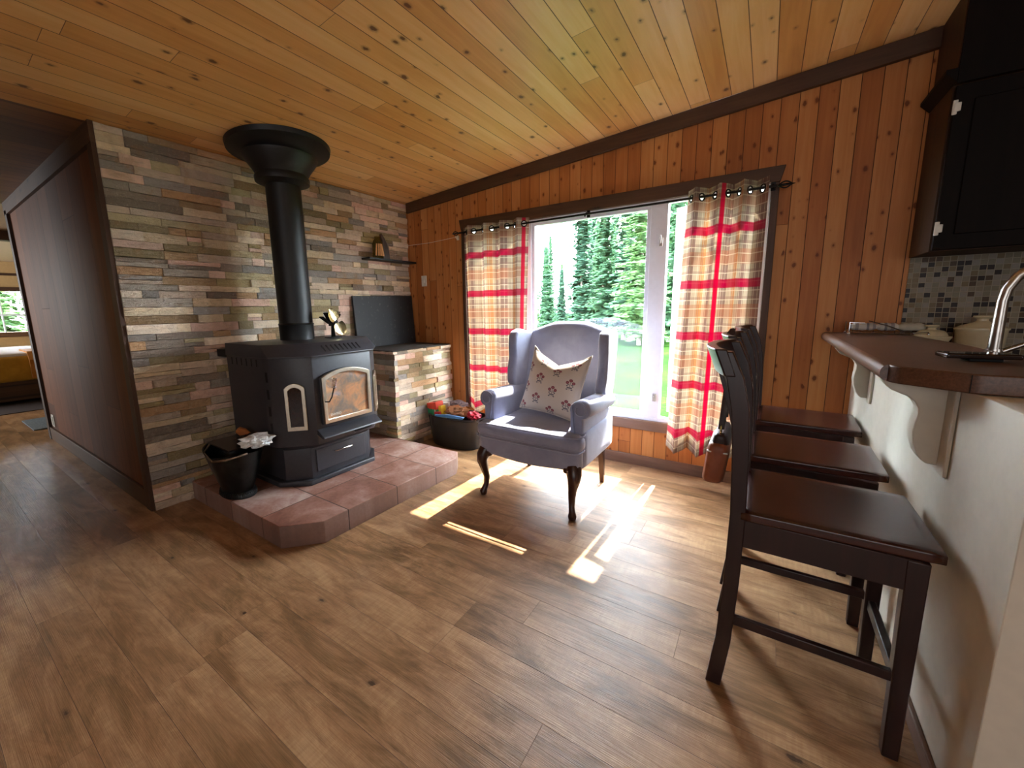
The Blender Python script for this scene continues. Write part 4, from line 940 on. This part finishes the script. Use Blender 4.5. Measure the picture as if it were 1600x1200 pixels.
obj('upper_panel', B().box(.615, 3.2, 2.76, YW-.008, 2.16, cz(.6)-.002), 'cabinet_side', UC, bevel=.002)
obj('upper_front', B().box(.618, 3.2, 2.75, 2.759, 2.16, cz(.6)-.002), 'cabinet', UC)
# faucet
t = thing('faucet', (.80, 2.47, .91), 'tall curved brushed steel kitchen faucet behind the bar', 'faucet')
fx, fy = .775, 2.475
pts = [(fx, fy, .91), (fx, fy, 1.00), (fx, fy, 1.22), (fx+.006, fy, 1.265), (fx+.028, fy, 1.315), (fx+.06, fy, 1.345), (fx+.10, fy, 1.362), (fx+.14, fy, 1.362), (fx+.18, fy, 1.345), (fx+.205, fy, 1.31), (fx+.215, fy, 1.26)]
obj('spout', B().tube(pts, [.02]*2+[.0165]*8+[.018], 16), 'steel', t, smooth=True)
obj('base', B().lathe([(.036, 0), (.036, .03), (.03, .06), (.024, .12)], (fx, fy, .9095), 24), 'steel', t, smooth=True)
obj('lever', B().tube([(fx+.015, fy, 1.015), (fx+.055, fy-.008, 1.04), (fx+.095, fy-.014, 1.065)], [.011, .009, .008], 10), 'steel', t, smooth=True)
# phone, face up with camera bump below
t = thing('phone', (.525, 1.775, 1.05), 'dark phone lying flat on the bar counter', 'phone')
obj('phone_body', tbox((.525, 1.775, 1.066), (.076, .038, .0068), 0, R_(0), R_(6)), simple('dark_phone_case', '231613', .2), t, bevel=.004, seg=4)
obj('camera_bump', tbox((.535, 1.775, 1.0548), (.035, .025, .0045), 0, 0, R_(6)), 'dark', t, bevel=.003)
obj('side_button', tbox((.5215, 1.738, 1.066), (.012, .0012, .0022), 0, 0, R_(6)), 'steel', t)
obj('screen', tbox((.525, 1.775, 1.0732), (.073, .033, .0006), 0, 0, R_(6)), simple('phone_screen', '0a0808', .05), t)
# wire rack with folded cloths
t = thing('wire_rack', (.53, 3.0, 1.05), 'silver wire rack on the far end of the bar counter', 'rack')
b = B(); x0, x1, y0, y1 = .385, .69, 2.93, 3.06
for z in (1.058, 1.066): b.tube([(x0, y0, z), (x1, y0, z), (x1, y1, z), (x0, y1, z), (x0, y0, z)], .002, 6)
for k in range(7): x = x0+(x1-x0)*k/6; b.tube([(x, y0, 1.06), (x, y1, 1.06)], .0015, 6)
obj('tray_wires', b, 'chrome', t, smooth=True)
for x in (x0, x1):
    for y in (y0, y1): obj('foot', B().lathe([(.004, 0), (.008, .003), (.008, .009), (.003, .014)], (x, y, 1.0505), 10), 'chrome', t, smooth=True)
obj('arm', B().tube([(x0, y0, 1.06), (x0, y0, 1.115), (x0+.06, y0, 1.112)], .003, 6).tube([(x0, y1, 1.06), (x0, y1, 1.115), (x0, y0, 1.115)], .003, 6), 'chrome', t, smooth=True)
obj('arm', B().tube([(x0+.075, y0, 1.122), (x0+.15, y0, 1.098), (x0+.22, y0, 1.066)], .003, 6), 'chrome', t, smooth=True)
n = N('striped_cloth'); c = n.sep(n.coord()); s_ = n.M('FRACT', n.M('MULTIPLY', n.M('ADD', c[0], 5), 14.)); 
n.P(col=n.ramp(s_, [(0, lin('c9c4be')), (.45, lin('7c7a80')), (.6, lin('b9b2aa')), (.8, lin('8f8a8c'))], 'CONSTANT'), rough=.8); M['stripe'] = n.m
for i, (xa, xb, lab) in enumerate(((.395, .50, 'striped napkin roll at the left end of the wire rack'), (.505, .585, 'striped napkin roll in the middle of the wire rack'), (.59, .685, 'pale napkin roll at the right end of the wire rack'))):
    b = B(); b.tube([(xa+(xb-xa)*q/8, 2.99-.004*(q % 2), 1.09) for q in range(9)], [.014, .021, .0235, .021, .024, .0205, .0235, .021, .015], 14, flat=.85)
    tag(obj('napkin_roll', b, 'stripe' if i < 2 else simple('pale_cloth', 'b9b6a8', .8), smooth=True), lab, 'napkin', 'rolled napkins on the wire rack')
# dishes on the kitchen worktop
M['ceramic'] = simple('cream_ceramic', 'cbbf9f', .3, 0, .5, .03)
t = thing('butter_dish', (.695, 2.93, .91), 'low cream covered dish with a knob lid behind the bar', 'dish')
cx, cyy = .708, 2.965
b = B(); b.lathe([(.06, 0), (.06, .10), (.076, .130), (.076, .136), (.06, .138)], (cx, cyy, .91), 32, 1., .7); obj('dish', b, 'ceramic', t, smooth=True)
b = B(); b.lathe([(.062, .138), (.056, .152), (.045, .163), (.018, .169), (.015, .178), (.026, .186), (.024, .192), (.0, .193)], (cx, cyy, .91), 32, 1., .7); obj('lid', b, 'ceramic', t, smooth=True)
t = thing('casserole', (.83, 2.95, .91), 'larger cream fluted canister with lid behind the bar, left of the faucet', 'canister')
cx, cyy = .882, 2.985; sg = 72
b = B(); b.loft([[(cx+r*(1+(.012 if k % 2 else 0))*math.cos(2*PI*k/sg), cyy+.8*r*(1+(.012 if k % 2 else 0))*math.sin(2*PI*k/sg), .91+z) for k in range(sg)] for r, z in ((.07, 0), (.078, .03), (.086, .165), (.088, .17))]); obj('pot', b, 'ceramic', t, smooth=True)
b = B(); b.lathe([(.092, .170), (.092, .178), (.07, .190), (.03, .205), (.02, .212), (.02, .222), (.034, .232), (.032, .238), (0, .239)], (cx, cyy, .91), 40, 1, .8); obj('lid', b, 'ceramic', t, smooth=True)

# ================================================================= bedroom
t = thing('bed', (-9.6, 1.2, 0), 'bed with a golden cover in the bedroom beyond the hallway', 'bed')
obj('bed_base', B().box(-10.9, -8.72, .15, 2.6, .05, .32), 'dark_trim', t)
M['gold'] = fabric('golden_bedcover', 'a9802a', 'c79a3a', .2); M['sheet'] = fabric('white_sheet', 'd9d8de', 'e8e6ea', .1)
obj('mattress', B().rbox((-9.8, 1.5, .50), (1.14, 1.22, .20), .09, 8), 'gold', t, smooth=2)
obj('turned_sheet', B().rbox((-9.75, 1.55, .688), (1.05, 1.0, .03), .02, 6), 'sheet', t, smooth=2)
obj('throw', B().prism([(-8.66, .35), (-8.63, .35), (-8.60, .62), (-8.70, .735), (-9.3, .74), (-9.3, .72), (-8.72, .71), (-8.64, .60)], 'y', 1.05, 1.9), fabric('amber_throw', 'b0702c', 'c98a42', .2), t, smooth=True)
tag(obj('bedside_rug', B().rbox((-6.85, 1.30, .008), (.36, .58, .007), .005, 6), simple('grey_mat', '6d7f8c', .5, 0, .5, .2, 60)), 'small grey mat on the floor just inside the bedroom', 'mat')
tag(obj('area_rug', B().box(-10.6, -7.9, -.2, 3.0, .001, .008), simple('dark_rug', '2a1a16', .9)), 'dark rug under the bed in the bedroom', 'rug')

# ================================================================= outside
g = B(); g.box(-60, 60, YW+.3, 90, -.65, -.55); o = struct('ground', g, 'lawn')
g = B(); g.box(-60, -12.7, -40, YW+.3, -.65, -.55); struct('ground_side', g, 'lawn')
def spruce(seed, H, R):
    rd = random.Random(seed); b = B(); z = H*.06
    while z < H*.985:
        t_ = z/H; r = R*(1-t_)**.92*rd.uniform(.75, 1.1)*(1 if rd.random() > .12 else .6)+.06
        nb = rd.randint(8, 12)
        for k in range(nb):
            a = rd.uniform(0, 2*PI); L_ = r*rd.uniform(.65, 1.15); d = Vector((math.cos(a), math.sin(a), 0)); q = Vector((-d.y, d.x, 0))
            segs = max(2, int(L_/.22))
            for j in range(segs):
                k0 = (j+.1)/segs; k1 = min(1.05, (j+1.15)/segs); drop = lambda k: -.30*L_*k+.12*L_*k*k*k
                w = .14+.17*(1-k0)
                for m in range(3):
                    ww = w*rd.uniform(.6, 1.2); up_ = rd.uniform(-.09, .07); sx = rd.uniform(-.12, .12)
                    p0 = d*L_*k0+Vector((0, 0, z+drop(k0)+up_)); p1 = d*L_*k1+q*sx+Vector((0, 0, z+drop(k1)+up_-.05))
                    pm = (p0+p1)/2
                    b.face([p0, pm+q*ww+Vector((0, 0, -.05)), p1, pm-q*ww*.9+Vector((0, 0, -.03))])
        z += H*.013+.055
    return b
TR = []
for i, (H, R) in enumerate(((9, 1.25), (11, 1.6), (7, 1.15))):
    t = thing('spruce_tree', (0, 0, 0), '', 'tree', 'spruce trees beyond the lawn', world=False)
    b = B(); b.tube([(0, 0, -.1), (0, 0, H*.97)], [.11, .02], 8); obj('trunk', b, 'bark', t)
    obj('foliage', spruce(i+1, H, R), 'spruce', t); TR.append(t)
rd = random.Random(8)
main = [((-11.9, 24), 2, .80, 'small spiky spruce at the left edge of the window view'), ((-9.9, 22), 2, .56, 'shorter thin spruce right of the small spiky one'),
        ((-8.7, 22), 0, 1.05, 'tall narrow spruce left of the centre of the window view'), ((-7.3, 21.5), 1, .90, 'tall spruce with a pale trunk in the middle of the window view'),
        ((-6.0, 21), 0, 1.12, 'tall spruce with a dark trunk right of the window centre'), ((-4.6, 18.5), 1, .97, 'broad full spruce at the right edge of the large pane'), ((-3.6, 21), 0, .95, 'spruce seen through the narrow right casement')]
used = set(); PL = []; RAD = (1.25, 1.6, 1.15)
def clear(x, y, r): return all(math.hypot(x-a, y-b_) > .80*(r+c_) for a, b_, c_ in PL)
def plant(k, x, y, s, lab, grp=None):
    o = TR[k] if k not in used else dup(TR[k]); used.add(k)
    PL.append((x, y, s*RAD[k]))
    o.location = (x, y, -.56); o.scale = (s, s, s); o.rotation_euler.z = rd.uniform(0, 6.28); o['label'] = lab
    if grp: o['group'] = grp
for (x, y), k, s, lab in main: plant(k, x, y, s, lab)
i = 0
while i < 74:
    x = rd.uniform(-38, 18); y = rd.uniform(24, 42); k = rd.randint(0, 2)
    s = rd.uniform(.5, .74) if x/y < -.40 else rd.uniform(.9, 1.2)
    i += .25
    if clear(x, y, s*RAD[k]): plant(k, x, y, s, 'spruce in the dense row of trees behind the nearer spruces', 'background spruce row'); i += .75
for i in range(10):
    plant(rd.randint(0, 2), -24+rd.uniform(-3, 2), -9+i*2.9, rd.uniform(.7, 1.0), 'spruce outside the bedroom window', 'spruces outside the bedroom window')
for o in list(bpy.data.objects):
    if '_o' in o: del o['_o']
